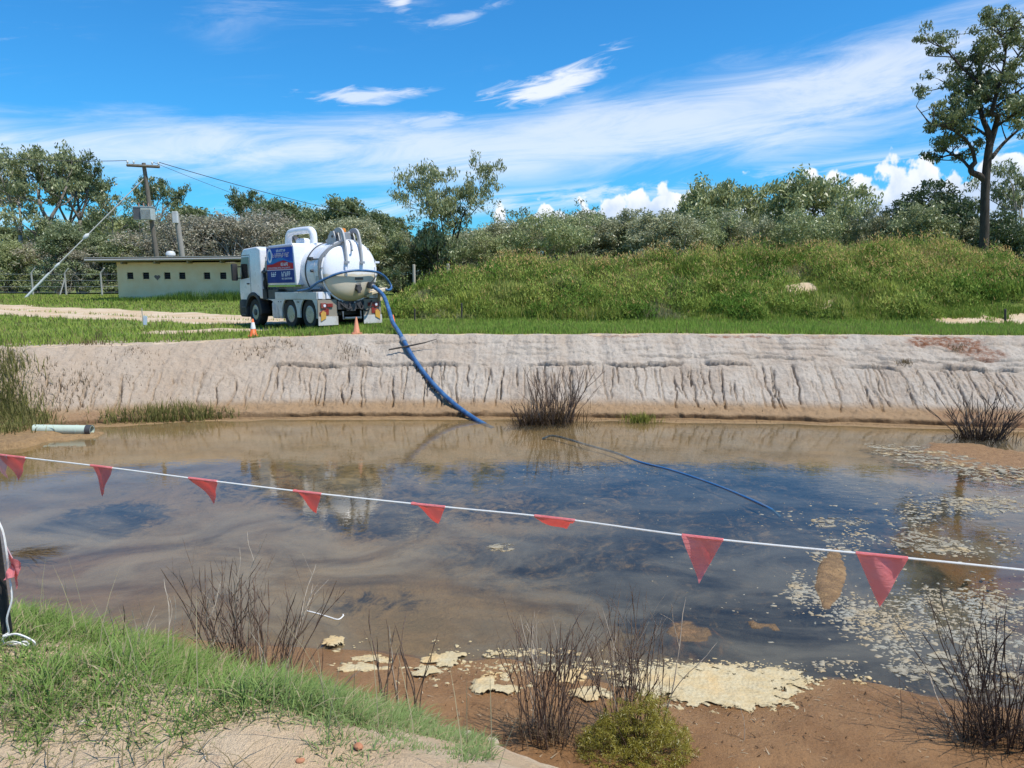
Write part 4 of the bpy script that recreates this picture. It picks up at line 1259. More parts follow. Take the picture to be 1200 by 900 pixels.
CONE_O = paint('cone_orange', (0.80, 0.16, 0.035), .5, dirt=.35, dirt_col=(.35, .18, .10), scale=8)
CONE_F = paint('cone_faded', (0.62, 0.24, 0.12), .6, dirt=.5, dirt_col=(.35, .2, .12), scale=8)
CONE_W = paint('cone_collar', (0.78, 0.77, 0.74), .5, dirt=.25, scale=8)
def cone(u, v, h, m, collar, label, tilt=0.0):
    g = Vector(on_ground(u, v, 15))
    c = empty('traffic_cone', tuple(g), rad(20), label, 'cone', 'traffic cones round the truck')
    c.rotation_euler = (0, tilt, rad(20))
    w_ = h * .30
    MB().box((-w_, -w_, -.01), (w_, w_, .035)).build('base', m, c, bevel=.012)
    R0, R1 = h * .20, h * .045
    rr = lambda z: R0 + (R1 - R0) * (z - .035) / (h - .035)
    MB().lathe([(R0 * 1.12, .034), (R0 * 1.05, .06), (rr(.06), .07), (R1, h - .01), (R1 * .6, h), (0, h)], 24, 'z').build('cone_body', m, c, smooth=True)
    if collar:
        a, b = h * .42, h * .80
        MB().lathe([(rr(a) + .003, a), (rr(a) + .006, a + .005), (rr(b) + .006, b - .005), (rr(b) + .003, b)], 24, 'z').build('white_collar', CONE_W, c, smooth=True)
cone(297, 394, .56, CONE_O, True, 'orange traffic cone with a white collar on the bank rim')
cone(418, 391, .52, CONE_F, False, 'faded plain orange traffic cone behind the truck tail')
cone(461, 384, .46, CONE_O, False, 'orange traffic cone half hidden behind the suction hose')

# ================================================================== bunting over the pond
def m_flag(t):
    o = t.obj()
    n = t.noise(o, 9, 4, .6)
    c = t.mix(t.step(n, .3, .75), (0.96, 0.29, 0.28), (0.97, 0.40, 0.38))
    d = t.new('ShaderNodeBsdfDiffuse'); t.put(d.inputs[0], c)
    tr = t.new('ShaderNodeBsdfTranslucent'); t.put(tr.inputs[0], (0.98, 0.30, 0.27))
    g = t.new('ShaderNodeBsdfGlossy'); g.inputs['Roughness'].default_value = .35
    m1 = t.new('ShaderNodeMixShader'); m1.inputs[0].default_value = .52
    nb = t.bump(t.noise(t.mapv(o, (1, 1, 3)), 14, 4, .6, .8), .5, .02); t.l.new(nb, d.inputs['Normal'])
    t.l.new(d.outputs[0], m1.inputs[1]); t.l.new(tr.outputs[0], m1.inputs[2])
    m2 = t.new('ShaderNodeMixShader'); m2.inputs[0].default_value = .06
    t.l.new(m1.outputs[0], m2.inputs[1]); t.l.new(g.outputs[0], m2.inputs[2])
    return m2.outputs[0]
FLAG = mat('flag_red', m_flag)
def m_flagp(t):
    d = t.new('ShaderNodeBsdfDiffuse'); t.put(d.inputs[0], (0.80, 0.55, 0.55))
    tr = t.new('ShaderNodeBsdfTranslucent'); t.put(tr.inputs[0], (0.85, 0.4, 0.4))
    m1 = t.new('ShaderNodeMixShader'); m1.inputs[0].default_value = .3
    t.l.new(d.outputs[0], m1.inputs[1]); t.l.new(tr.outputs[0], m1.inputs[2])
    return m1.outputs[0]
FLAGP = mat('flag_bleached', m_flagp)
ROPE = paint('white_rope', (0.74, 0.72, 0.67), .8, dirt=.3, scale=30)
RZ = 0.5
rope_px = [(-230, 506), (0, 533), (120, 547), (236, 562), (360, 577), (500, 592), (650, 607), (823, 630), (1033, 651), (1200, 668), (1500, 700)]
rope_pts = [at_z(u, v, RZ + .03 * math.sin(i * .9)) for i, (u, v) in enumerate(rope_px)]
bunt = empty('bunting_line', rope_pts[5], 0, 'white rope with red triangular flags strung over the pond', 'bunting')
bo = Vector(rope_pts[5])
rope_s = [p - bo for p in smooth_path(rope_pts, 8)]
MB().tube(rope_s, .0052, 6).build('rope', ROPE, bunt)
# a picket at either end, just past what is seen, carries the rope
RP = [Vector(p) for p in smooth_path(rope_pts, 40)]
def proj(p):
    dep = p.y * math.cos(PITCH) - (p.z - CAM_Z) * math.sin(PITCH)
    upc = p.y * math.sin(PITCH) + (p.z - CAM_Z) * math.cos(PITCH)
    return 600 + F_PX * p.x / dep, 450 - F_PX * upc / dep
RU = [proj(p)[0] for p in RP]
def rope_at(u):
    return RP[int(np.argmin(np.abs(np.array(RU) - u)))]
def tri_flag(A, B, C, name, m, parent, org, seed, bow=.018, thick=.0012):
    """triangular cloth between A and B with its tip at C, slightly bowed"""
    A, B, C = Vector(A), Vector(B), Vector(C)
    nrm = (B - A).cross(C - A).normalized()
    r = random.Random(seed); ph = r.uniform(0, 6)
    n = 8; vs, fs, idx = [], [], {}
    for i in range(n + 1):
        for j in range(n + 1 - i):
            a, b = i / n, j / n
            p = A * (1 - a - b) + B * b + C * a
            p += nrm * (bow * math.sin(3.0 * b + 4.2 * a + ph) * (.25 + a) + bow * .5 * math.sin(9 * b + ph))
            idx[i, j] = len(vs); vs.append(p - org)
    for i in range(n):
        for j in range(n - i):
            fs.append((idx[i, j], idx[i, j + 1], idx[i + 1, j]))
            if j < n - i - 1: fs.append((idx[i, j + 1], idx[i + 1, j + 1], idx[i + 1, j]))
    k = len(vs)
    vs2 = vs + [v + nrm * thick for v in vs]
    fs2 = fs + [tuple(k + q for q in reversed(f)) for f in fs]
    me = bpy.data.meshes.new(name); me.from_pydata([tuple(v) for v in vs2], [], fs2)
    for p in me.polygons: p.use_smooth = True
    return link(name, me, m, parent)
flags = [((2, 31), (22, 563), FLAG), ((105, 133), (122, 581), FLAG), ((220, 253), (252, 589), FLAG), ((343, 378), (371, 601), FLAG),
         ((482, 520), (514, 613), FLAG), ((628, 672), (663, 623), FLAG), ((800, 847), (819, 684), FLAG), ((1004, 1062), (1031, 712), FLAG), ((-20, 8), (10, 560), FLAGP)]
for i, ((ua, ub), (uc, vc), m_) in enumerate(flags):
    A, B = rope_at(ua), rope_at(ub)
    mid = (A + B) / 2
    best = None
    for dy in np.linspace(0.0, .26, 60):
        C = Vector(at_y(uc, vc, mid.y + dy))
        e = abs((C - mid).length - .235)
        if best is None or e < best[0]: best = (e, C)
    tri_flag(A, B, best[1], 'flag', m_, bunt, bo, i)
    hem = MB().tube([A - bo, mid - bo, B - bo], .0085, 6).build('hem', m_, bunt)
PICKET = paint('black_picket', (0.02, 0.018, 0.017), .7, dirt=.3, dirt_col=(.2, .15, .1), scale=12)
def picket(x, y, ztop, lean, label):
    z_ = gz(x, y)
    o = MB()
    for a in (0, 120, 240):
        c, s = math.cos(rad(a)) * .023, math.sin(rad(a)) * .023
        nx, ny = -s * .12, c * .12
        h_ = ztop - z_
        pl = [(nx, ny), (c + nx, s + ny), (c - nx, s - ny), (-nx, -ny)]
        vs = [(p[0], p[1], -.3) for p in pl] + [(p[0] + lean, p[1], h_) for p in pl]
        o.add(vs, [(0, 1, 2, 3), (7, 6, 5, 4), (0, 4, 5, 1), (1, 5, 6, 2), (2, 6, 7, 3), (3, 7, 4, 0)])
    ob = o.build('steel_picket', PICKET)
    ob.location = (x, y, z_)
    return tag(ob, label, 'picket')
pL, pR = rope_pts[0], rope_pts[-1]
picket(pL[0] - .02, pL[1], RZ + .25, 0, 'steel picket holding the far end of the flag rope')
picket(pR[0] + .03, pR[1], RZ + .25, 0, 'steel picket holding the near end of the flag rope over the mud')
# the dark leaning picket with its tangle
pg = Vector(on_ground(13, 752, 2.0))
ptop = Vector(at_y(-9, 600, pg.y))
ext = (ptop - pg) * 1.5
picket(pg.x, pg.y, pg.z + ext.z, ext.x, 'dark leaning picket standing in the near grass with tangled flags')
tg = empty('tangled_bunting', tuple(pg), 0, 'tangle of white cord and limp red flags hanging on the dark leaning picket', 'bunting')
def on_p(u, v, dy=-.045): return Vector(at_y(u, v, pg.y + dy))
crd = [(-8, 600), (3, 622), (8, 650), (10, 672), (14, 700), (8, 725), (10, 742), (3, 750), (12, 756), (30, 752), (34, 760), (22, 768), (10, 764), (2, 770), (-6, 760)]
MB().tube(smooth_path([on_p(u, v, -.045 - .01 * (i % 3)) - pg for i, (u, v) in enumerate(crd)], 6), .0045, 5).build('cord', ROPE, tg)
crd = [(10, 742), (4, 746), (20, 743), (40, 752), (36, 758), (16, 752), (0, 758), (-8, 772), (6, 776)]
MB().tube(smooth_path([on_p(u, v, -.06 - .012 * (i % 2)) - pg for i, (u, v) in enumerate(crd)], 6), .0045, 5).build('cord', ROPE, tg)
tri_flag(on_p(2, 622), on_p(8, 648), on_p(16, 658), 'flag', FLAGP, tg, pg, 31, .006)
tri_flag(on_p(6, 648), on_p(24, 660, -.08), on_p(22, 690, -.06), 'flag', FLAG, tg, pg, 32, .01)
tri_flag(on_p(12, 660), on_p(4, 680, -.07), on_p(20, 676, -.1), 'flag', FLAG, tg, pg, 33, .01)

# ================================================================== drain pipe
a = Vector(at_z(40, 503, -1.84)); b = Vector(at_z(108, 504, -1.87))
PIPE = paint('pale_green_pipe', (0.50, 0.58, 0.47), .45, dirt=.25, dirt_col=(.34, .30, .2), scale=4)
pp = empty('drain_pipe', tuple(b), 0, 'pale green plastic drain pipe lying on the mud at the pond edge', 'pipe')
d_ = (a - b)
def ringtube(L0, L1, ro, ri):
    dn = d_.normalized()
    u_ = dn.cross(Vector((0, 0, 1))).normalized(); v_ = u_.cross(dn)
    mb = MB(); n = 20; vs, fs = [], []
    for (r, l) in ((ro, L0), (ro, L1), (ri, L1), (ri, L0)):
        for k in range(n):
            q = 2 * math.pi * k / n
            vs.append(dn * l + u_ * math.cos(q) * r + v_ * math.sin(q) * r)
    for i in range(4):
        j = (i + 1) % 4
        fs += [(i * n + k, i * n + (k + 1) % n, j * n + (k + 1) % n, j * n + k) for k in range(n)]
    return mb.add(vs, fs)
ringtube(0, d_.length, .115, .10).build('pipe_barrel', PIPE, pp, smooth=True)
ringtube(.0, .13, .128, .1155).build('pipe_socket', DARKST, pp, smooth=True)
ringtube(.33, .38, .121, .1155).build('pipe_band', PIPE, pp, smooth=True)

# ================================================================== foam, scum and litter on the pond
def m_foam(t):
    p = t.pos()
    n = t.noise(p, 9, 6, .7); n2 = t.noise(p, 40, 4, .7); cl = t.vor(p, 26, 'F1')
    c = t.mix(t.step(n, .3, .7), (0.46, 0.345, 0.175), (0.50, 0.42, 0.26))
    c = t.mix(t.step(t.noise(p, 2.2, 3, .5), .52, .70, 0, .8), c, (0.56, 0.38, 0.17))
    c = t.mix(t.step(n2, .50, .72, 0, .6), c, (0.34, 0.26, 0.15))
    d = principled(t, c, .75, 0, t.bump(t.m('ADD', n2, t.m('MULTIPLY', cl, 1.2)), .8, .009), .3)
    tr = t.new('ShaderNodeBsdfTransparent'); m1 = t.new('ShaderNodeMixShader')
    e = t.m('ADD', t.m('MULTIPLY', t.m('SUBTRACT', 1.0, t.attr('rim')), 1.1), t.m('MULTIPLY', t.m('SUBTRACT', t.noise(p, 6, 7, .64, .6), .5), 2.6))
    t.put(m1.inputs[0], t.step(e, .12, .26)); t.l.new(tr.outputs[0], m1.inputs[1]); t.l.new(d, m1.inputs[2])
    return m1.outputs[0]
FOAM = mat('foam', m_foam)
def m_flake(t):
    p = t.pos()
    n = t.noise(p, 3.2, 4, .6)
    c = t.mix(t.step(n, .35, .7), (0.27, 0.255, 0.205), (0.35, 0.265, 0.15))
    c = t.mix(t.step(t.noise(p, 60, 3, .6), .5, .75, 0, .5), c, (0.20, 0.18, 0.14))
    return principled(t, c, .7, 0, None, .3)
FLAKE = mat('foam_flakes', m_flake)
def m_scum(t):
    p = t.pos()
    n = t.noise(p, 7, 7, .72, .6); n2 = t.noise(p, 2.0, 3, .5)
    c = t.mix(t.step(t.noise(p, 25, 4, .6), .35, .7), (0.32, 0.28, 0.20), (0.21, 0.18, 0.13))
    c = t.mix(t.step(n2, .5, .65, 0, .7), c, (0.46, 0.33, 0.16))
    d = principled(t, c, .7, 0, t.bump(n, .6, .01), .3)
    tr = t.new('ShaderNodeBsdfTransparent')
    m1 = t.new('ShaderNodeMixShader')
    t.put(m1.inputs[0], t.step(n, .47, .57))
    t.l.new(tr.outputs[0], m1.inputs[1]); t.l.new(d, m1.inputs[2])
    return m1.outputs[0]
SCUM = mat('scum', m_scum)
def raft_mesh(name, cx, cy, rx, ry, h, seed, nr=22, na=96, rag=.45, lump=1.0):
    """a lumpy floating mat: ragged outline, domed and wrinkled top"""
    A = np.linspace(0, 2 * np.pi, na, endpoint=False)
    ca, sa = np.cos(A), np.sin(A)
    R = 1 + rag * (fbm(ca * 1.7 + seed, sa * 1.7, seed, 3) - .5) * 2 + .16 * rag * (fbm(ca * 7 + seed, sa * 7, seed + 3, 3) - .5) * 2
    V = [[0, 0, h]]; F_ = []
    rr = np.linspace(0, 1, nr + 1)[1:]
    pts = [np.array([[0.0, 0.0]])]
    for r in rr:
        pts.append(np.stack([ca * R * r * rx, sa * R * r * ry], -1))
    P = np.concatenate(pts)
    rad_ = np.concatenate([[0]] + [np.full(na, r) for r in rr])
    zz = h * (1 - rad_ ** 4) * (.35 + lump * fbm((P[:, 0] + cx) * 5, (P[:, 1] + cy) * 5, seed + 9, 4) * 1.3)
    zz = np.where(rad_ >= .999, -.015, np.maximum(zz, .003))
    V = np.stack([P[:, 0] + cx, P[:, 1] + cy, ZW + zz], -1)
    tri = [(0, 1 + k, 1 + (k + 1) % na) for k in range(na)]
    for i in range(nr - 1):
        b0, b1 = 1 + i * na, 1 + (i + 1) * na
        for k in range(na):
            k2 = (k + 1) % na
            tri += [(b0 + k, b1 + k, b1 + k2), (b0 + k, b1 + k2, b0 + k2)]
    return V, np.array(tri), rad_
def raft(name, u, v, ru, rv, h, seed, label, m=FOAM, group=None, **kw):
    cx, cy, rx, ry = ell(u, v, ru, rv)
    V, F_, rim_ = raft_mesh(name, 0, 0, rx * 1.15, ry * 1.15, h * .4, seed, **kw)
    V[:, 2] -= ZW
    V[:, 2] += np.maximum(ground_h(V[:, 0] + cx, V[:, 1] + cy), ZW) - ZW + .004
    o = link(name, np_mesh(name, V, F_, smooth=True, attrs={'rim': rim_}), m)
    o.location = (cx, cy, ZW)
    return tag(o, label, 'foam', group)
raft('foam_raft', 850, 806, 92, 25, .05, 3, 'large cream raft of foam against the brown mud shore', nr=40, na=200, rag=.42)
raft('foam_raft', 770, 800, 45, 17, .04, 8, 'pale foam patch joining the large raft behind the dead weeds', rag=.5)
raft('foam_clot', 391, 754, 13, 8, .07, 14, 'yellow foam clot beside the brown dead weed clump')
raft('foam_clot', 522, 775, 22, 10, .05, 17, 'pale wide foam clot out past the thin weed stems', rag=.55)
raft('foam_clot', 568, 812, 14, 12, .09, 23, 'round yellow foam heap at the mud edge near the black weed clump')
raft('foam_clot', 590, 818, 21, 7, .04, 29, 'flat pale foam spilling from the round yellow heap', rag=.6)
raft('foam_clot', 420, 790, 19, 6, .03, 33, 'ragged pale foam along the grassy shore', rag=.7)
raft('foam_clot', 438, 776, 20, 5, .02, 35, 'narrow pale foam streak off the grassy shore', rag=.7)
raft('foam_clot', 500, 792, 14, 9, .04, 37, 'yellowish foam clot behind the thin weed stems', rag=.6)
raft('foam_clot', 668, 795, 18, 9, .04, 41, 'pale foam clot between the two dead weed clumps', rag=.6)
raft('foam_clot', 690, 818, 24, 10, .04, 43, 'yellow foam clot at the mud between the dead weed clumps', rag=.6)
raft('foam_scum', 587, 641, 15, 4, .003, 47, 'small grey scum disc on the dark water mid pond', m=SCUM, rag=.35)
raft('foam_scum', 1150, 590, 40, 8, .003, 48, 'pale lacy scum sheet floating beyond the crusty one', m=SCUM, rag=.6)
raft('foam_scum', 1120, 790, 60, 20, .004, 52, 'lacy tan scum sheet amid the flakes near the mud shore', m=SCUM, rag=.6)
raft('foam_scum', 985, 612, 34, 5, .003, 49, 'grey scum sheet beside the bare leaf shaped mud bar', m=SCUM, rag=.6)
raft('foam_scum', 1080, 637, 34, 11, .004, 51, 'crusty grey scum sheet over the red brown shallows', m=SCUM, rag=.5)
for i, (u, v, ru, rv) in enumerate(((1052, 527, 30, 7), (1095, 538, 36, 7), (1140, 549, 38, 6), (1190, 561, 36, 5))):
    raft('foam_streak', u, v, ru, rv, .012, 61 + i, 'cream foam streak along the far red mud shallows', m=SCUM, group='foam streaks off the far mud', rag=.95)

# loose flakes: nobody could count them
def flakes(name, areas, n, seed, s0, s1, m, label, ashore=.02):
    r = np.random.default_rng(seed)
    wts = np.array([a[4] for a in areas]); wts = wts / wts.sum()
    N = n * 6
    A_ = np.array([a[:4] for a in areas])[r.choice(len(areas), N, p=wts)]
    u = A_[:, 0] + r.normal(size=N) * A_[:, 2] * .55; v = A_[:, 1] + r.normal(size=N) * A_[:, 3] * .55
    yy = -(v - 450) / F_PX
    k_ = (ZW - CAM_Z) / (-math.sin(PITCH) + yy * math.cos(PITCH))
    x = (u - 600) / F_PX * k_; y = (math.cos(PITCH) + yy * math.sin(PITCH)) * k_
    ok = (v > 515) & (y > ynear(x) - ashore) & (fbm(x * 1.6, y * 1.2, 201, 4) > .36 + .20 * r.random(N))
    x, y = x[ok][:n], y[ok][:n]
    zg = np.maximum(ground_h(x, y), ZW) if ashore > .1 else np.full(len(x), ZW)
    VV, FF, b = [], [], 0
    for x_, y_, z_ in zip(x, y, zg):
        k = int(r.integers(5, 9))
        s = s0 * (s1 / s0) ** (r.random() ** 1.6) * (.45 + .55 * min(1, y_ / 9))
        ang = np.sort(r.uniform(0, 2 * np.pi, k)); rr = s * r.uniform(.6, 1.25, k)
        el_ = r.uniform(.45, 1.0)
        px, py = np.cos(ang) * rr, np.sin(ang) * rr * el_
        h = .002 + .05 * s
        ring0 = np.stack([x_ + px, y_ + py, np.full(k, z_ - .004)], -1)
        ring1 = np.stack([x_ + px * .93, y_ + py * .93, np.full(k, z_ + h * .7)], -1)
        VV.append(np.concatenate([ring0, ring1, [[x_, y_, z_ + h]]]))
        for i in range(k):
            j = (i + 1) % k
            FF += [(b + i, b + j, b + k + j), (b + i, b + k + j, b + k + i), (b + k + i, b + k + j, b + 2 * k)]
        b += 2 * k + 1
    o = link(name, np_mesh(name, np.concatenate(VV), np.array(FF)), m)
    o['kind'] = 'stuff'; o['label'] = label
    return o
right_area = [(1075, 600, 55, 16, 1.0), (1130, 590, 60, 12, .8), (1030, 625, 40, 10, .8), (960, 655, 12, 30, .5), (935, 690, 10, 20, .4), (1010, 720, 45, 18, 1.0), (1060, 740, 60, 25, 1.6),
              (1120, 770, 70, 35, 2.4), (1010, 775, 60, 25, .9), (1160, 710, 45, 30, 1.4), (1100, 815, 70, 14, 1.2), (1175, 830, 40, 20, .8), (960, 700, 40, 16, .5), (1090, 700, 50, 15, .8), (1000, 600, 70, 14, .7), (1120, 640, 70, 16, .9), (1170, 590, 40, 14, .7), (980, 640, 30, 10, .4), (1150, 760, 60, 50, 1.6)]
flakes('foam_flakes', right_area, 4300, 11, .013, .055, FLAKE, 'pale foam flakes drifting over the dark water and red shallows')
near_area = [(640, 785, 110, 9, 1.2), (480, 760, 60, 10, .5), (460, 785, 60, 8, .6), (860, 780, 60, 6, .5), (780, 780, 40, 6, .5), (560, 800, 60, 12, .7), (960, 800, 50, 6, .7), (610, 765, 60, 5, .5)]
flakes('foam_crumbs', near_area, 900, 12, .012, .055, FOAM, 'cream foam crumbs along the near mud shore', .55)
mid_area = [(700, 555, 170, 14, 1.0), (1100, 575, 90, 12, 1.0), (900, 600, 200, 40, .6), (880, 680, 140, 50, .4), (520, 560, 90, 12, .5)]
flakes('scum_specks', mid_area, 420, 13, .008, .026, FLAKE, 'tiny pale specks of scum on the open water')
# short white rope adrift
rp = [at_z(u, v, ZW + .006) for (u, v) in ((360, 716), (372, 719), (385, 723), (396, 726), (402, 722), (402, 720))]
o = MB().tube(smooth_path(rp, 6), .008, 6).build('drifting_rope', ROPE)
tag(o, 'short piece of white rope drifting near the brown dead weeds', 'rope')
# ================================================================== foliage materials
def leaf_mat(name, dark, light, trans=.32, extra=None):
    def b(t):
        a = t.attr('tint')
        c = t.mix(a, dark, light)
        if extra is not None:
            c = t.mix(t.step(a, .90, .97), c, extra)
        oi = t.new('ShaderNodeObjectInfo').outputs['Random']
        c = t.mix(t.m('MULTIPLY', oi, .35), c, (light[0] * 1.05, light[1] * .95, light[2] * .8))
        d = t.new('ShaderNodeBsdfDiffuse'); t.put(d.inputs[0], c)
        tr = t.new('ShaderNodeBsdfTranslucent'); t.put(tr.inputs[0], c)
        m1 = t.new('ShaderNodeMixShader'); m1.inputs[0].default_value = trans
        t.l.new(d.outputs[0], m1.inputs[1]); t.l.new(tr.outputs[0], m1.inputs[2])
        g = t.new('ShaderNodeBsdfGlossy'); g.inputs['Roughness'].default_value = .45
        m2 = t.new('ShaderNodeMixShader'); m2.inputs[0].default_value = .05
        t.l.new(m1.outputs[0], m2.inputs[1]); t.l.new(g.outputs[0], m2.inputs[2])
        return m2.outputs[0]
    return mat(name, b)
GUM = leaf_mat('gum_leaves', (0.125, 0.155, 0.062), (0.330, 0.370, 0.180))
GUM2 = leaf_mat('gum_leaves_dark', (0.080, 0.112, 0.040), (0.225, 0.265, 0.110))
OLIVE = leaf_mat('olive_leaves', (0.210, 0.245, 0.095), (0.400, 0.440, 0.200))
GREYG = leaf_mat('grey_scrub', (0.225, 0.240, 0.130), (0.430, 0.440, 0.260))
DRYG = leaf_mat('dry_scrub', (0.26, 0.24, 0.165), (0.45, 0.41, 0.30))
DENSE = leaf_mat('dense_leaves', (0.034, 0.056, 0.020), (0.105, 0.145, 0.055))
def m_bark(t, a=(0.085, 0.070, 0.055), b=(0.24, 0.21, 0.17)):
    o = t.obj()
    n = t.noise(t.mapv(o, (3, 3, .7)), 2.2, 6, .7)
    return principled(t, t.mix(t.step(n, .3, .7), a, b), .9, 0, t.bump(n, .6, .03), .2)
BARK = mat('bark', m_bark)
BARKP = mat('pale_bark', lambda t: m_bark(t, (0.20, 0.17, 0.14), (0.42, 0.38, 0.32)))
BARKD = mat('dark_bark', lambda t: m_bark(t, (0.030, 0.025, 0.020), (0.085, 0.070, 0.055)))

# ================================================================== tree generator
def leaf_cloud(C, R, n, size, rg, droop=.55, tint0=None, aspect=.34):
    """leaf faces scattered through clumps: C centres (k,3), R radii (k,), n leaves each"""
    k = len(C)
    N = k * n
    ci = np.repeat(np.arange(k), n)
    d = rg.normal(size=(N, 3)); d /= np.linalg.norm(d, axis=1, keepdims=True) + 1e-9
    r = rg.random(N) ** .45
    P = C[ci] + d * (R[ci] * r)[:, None] * np.array([1, 1, .72])
    ax = rg.normal(size=(N, 3)) * (1 - droop); ax[:, 2] -= droop * 1.3
    ax /= np.linalg.norm(ax, axis=1, keepdims=True) + 1e-9
    sd = np.cross(ax, rg.normal(size=(N, 3))); sd /= np.linalg.norm(sd, axis=1, keepdims=True) + 1e-9
    L = size * rg.uniform(.65, 1.35, N)[:, None]; W_ = L * aspect
    V = np.empty((N, 4, 3), np.float32)
    V[:, 0] = P - ax * L * .5; V[:, 1] = P + sd * W_ * .5 - ax * L * .05
    V[:, 2] = P + ax * L * .5; V[:, 3] = P - sd * W_ * .5 - ax * L * .05
    t0 = rg.random(k) if tint0 is None else tint0
    tint = np.clip(t0[ci] * .62 + rg.random(N) * .38, 0, 1)
    return V.reshape(-1, 3), np.repeat(tint, 4)
def cloud_mesh(name, V, T_, m):
    F_ = np.arange(len(V)).reshape(-1, 4)
    me = np_mesh(name, V, F_, attrs={'tint': T_})
    me.materials.append(m)
    return me

class Tree:
    def __init__(self, seed):
        self.r = random.Random(seed); self.mb = MB(); self.tips = []
    def limb(self, p, d, length, r0, r1, seg, wander, up, sides=6):
        pts, rs = [Vector(p)], [r0]
        d = Vector(d).normalized()
        for i in range(seg):
            d = (d + Vector((self.r.uniform(-1, 1), self.r.uniform(-1, 1), self.r.uniform(-.6, .6))) * wander + Vector((0, 0, up))).normalized()
            pts.append(pts[-1] + d * (length / seg)); rs.append(r0 + (r1 - r0) * (i + 1) / seg)
        self.mb.tube(pts, rs, sides)
        return pts, rs, d
    def grow(self, p, d, length, r0, level, spread, up, kids, wander=.16, shrink=.62):
        sides = 8 if level >= 3 else 5 if level >= 1 else 3
        pts, rs, dl = self.limb(p, d, length, r0, r0 * .55, 5 if level > 1 else 3, wander, up, sides)
        if level <= 0:
            self.tips.append(pts[-1]); self.tips.append(pts[-2])
            return
        n = kids[level] if level < len(kids) else 3
        for i in range(n):
            k = self.r.uniform(.45, 1.0) if i else 1.0
            j = min(len(pts) - 2, int(k * (len(pts) - 1)))
            q = pts[j] + (pts[j + 1] - pts[j]) * self.r.random() if i else pts[-1]
            base = (pts[j + 1] - pts[j]).normalized()
            sd = Vector((self.r.uniform(-1, 1), self.r.uniform(-1, 1), self.r.uniform(-.35, .7)))
            nd = (base * (1 - spread) + sd * spread).normalized()
            self.grow(q, nd, length * shrink * self.r.uniform(.75, 1.2), max(.012, rs[j] * .62), level - 1, spread, up, kids, wander, shrink)

def gum_proto(seed, H, r0, spread=.62, bole=.42, level=3, kids=(3, 3, 4, 5), n=26, leaf=.34, R=.75, m=GUM, bark=BARK, lean=(0, 0), shrink=.62, up=.05, droop=.55, forks=2, blen=None, wander=.16):
    t = Tree(seed); rg = np.random.default_rng(seed)
    pts, rs, d = t.limb((0, 0, -.3), (lean[0], lean[1], 1), H * bole + .3, r0, r0 * .72, 5, .05, .06, 9)
    L0 = blen or H * (1 - bole) * .40
    for k in range(forks):
        a = 2 * math.pi * (k + t.r.random() * .6) / forks
        nd = Vector((math.cos(a) * .55, math.sin(a) * .55, 1.0))
        t.grow(pts[-1], nd, L0, rs[-1] * .8, level, spread, up, kids, wander, shrink)
    for k in range(2):
        a = t.r.uniform(0, 6.28); j = 3
        t.grow(pts[j], Vector((math.cos(a), math.sin(a), .55)), L0 * .75, rs[j] * .45, max(1, level - 1), spread, up, kids, wander, shrink)
    C = np.array([tuple(p) for p in t.tips])
    top = C[:, 2].max()
    Rr = R * rg.uniform(.6, 1.25, len(C))
    V, T_ = leaf_cloud(C, Rr, n, leaf, rg, droop)
    tm = t.mb; me = bpy.data.meshes.new('trunk'); me.from_pydata([tuple(p) for p in tm.v], [], tm.f); me.materials.append(bark)
    for p in me.polygons: p.use_smooth = True
    return {'trunk': me, 'crown': cloud_mesh('crown', V, T_, m), 'H': float(np.percentile(V[:, 2], 99.6)), 'W': float(np.percentile(np.hypot(V[:, 0], V[:, 1]), 97))}

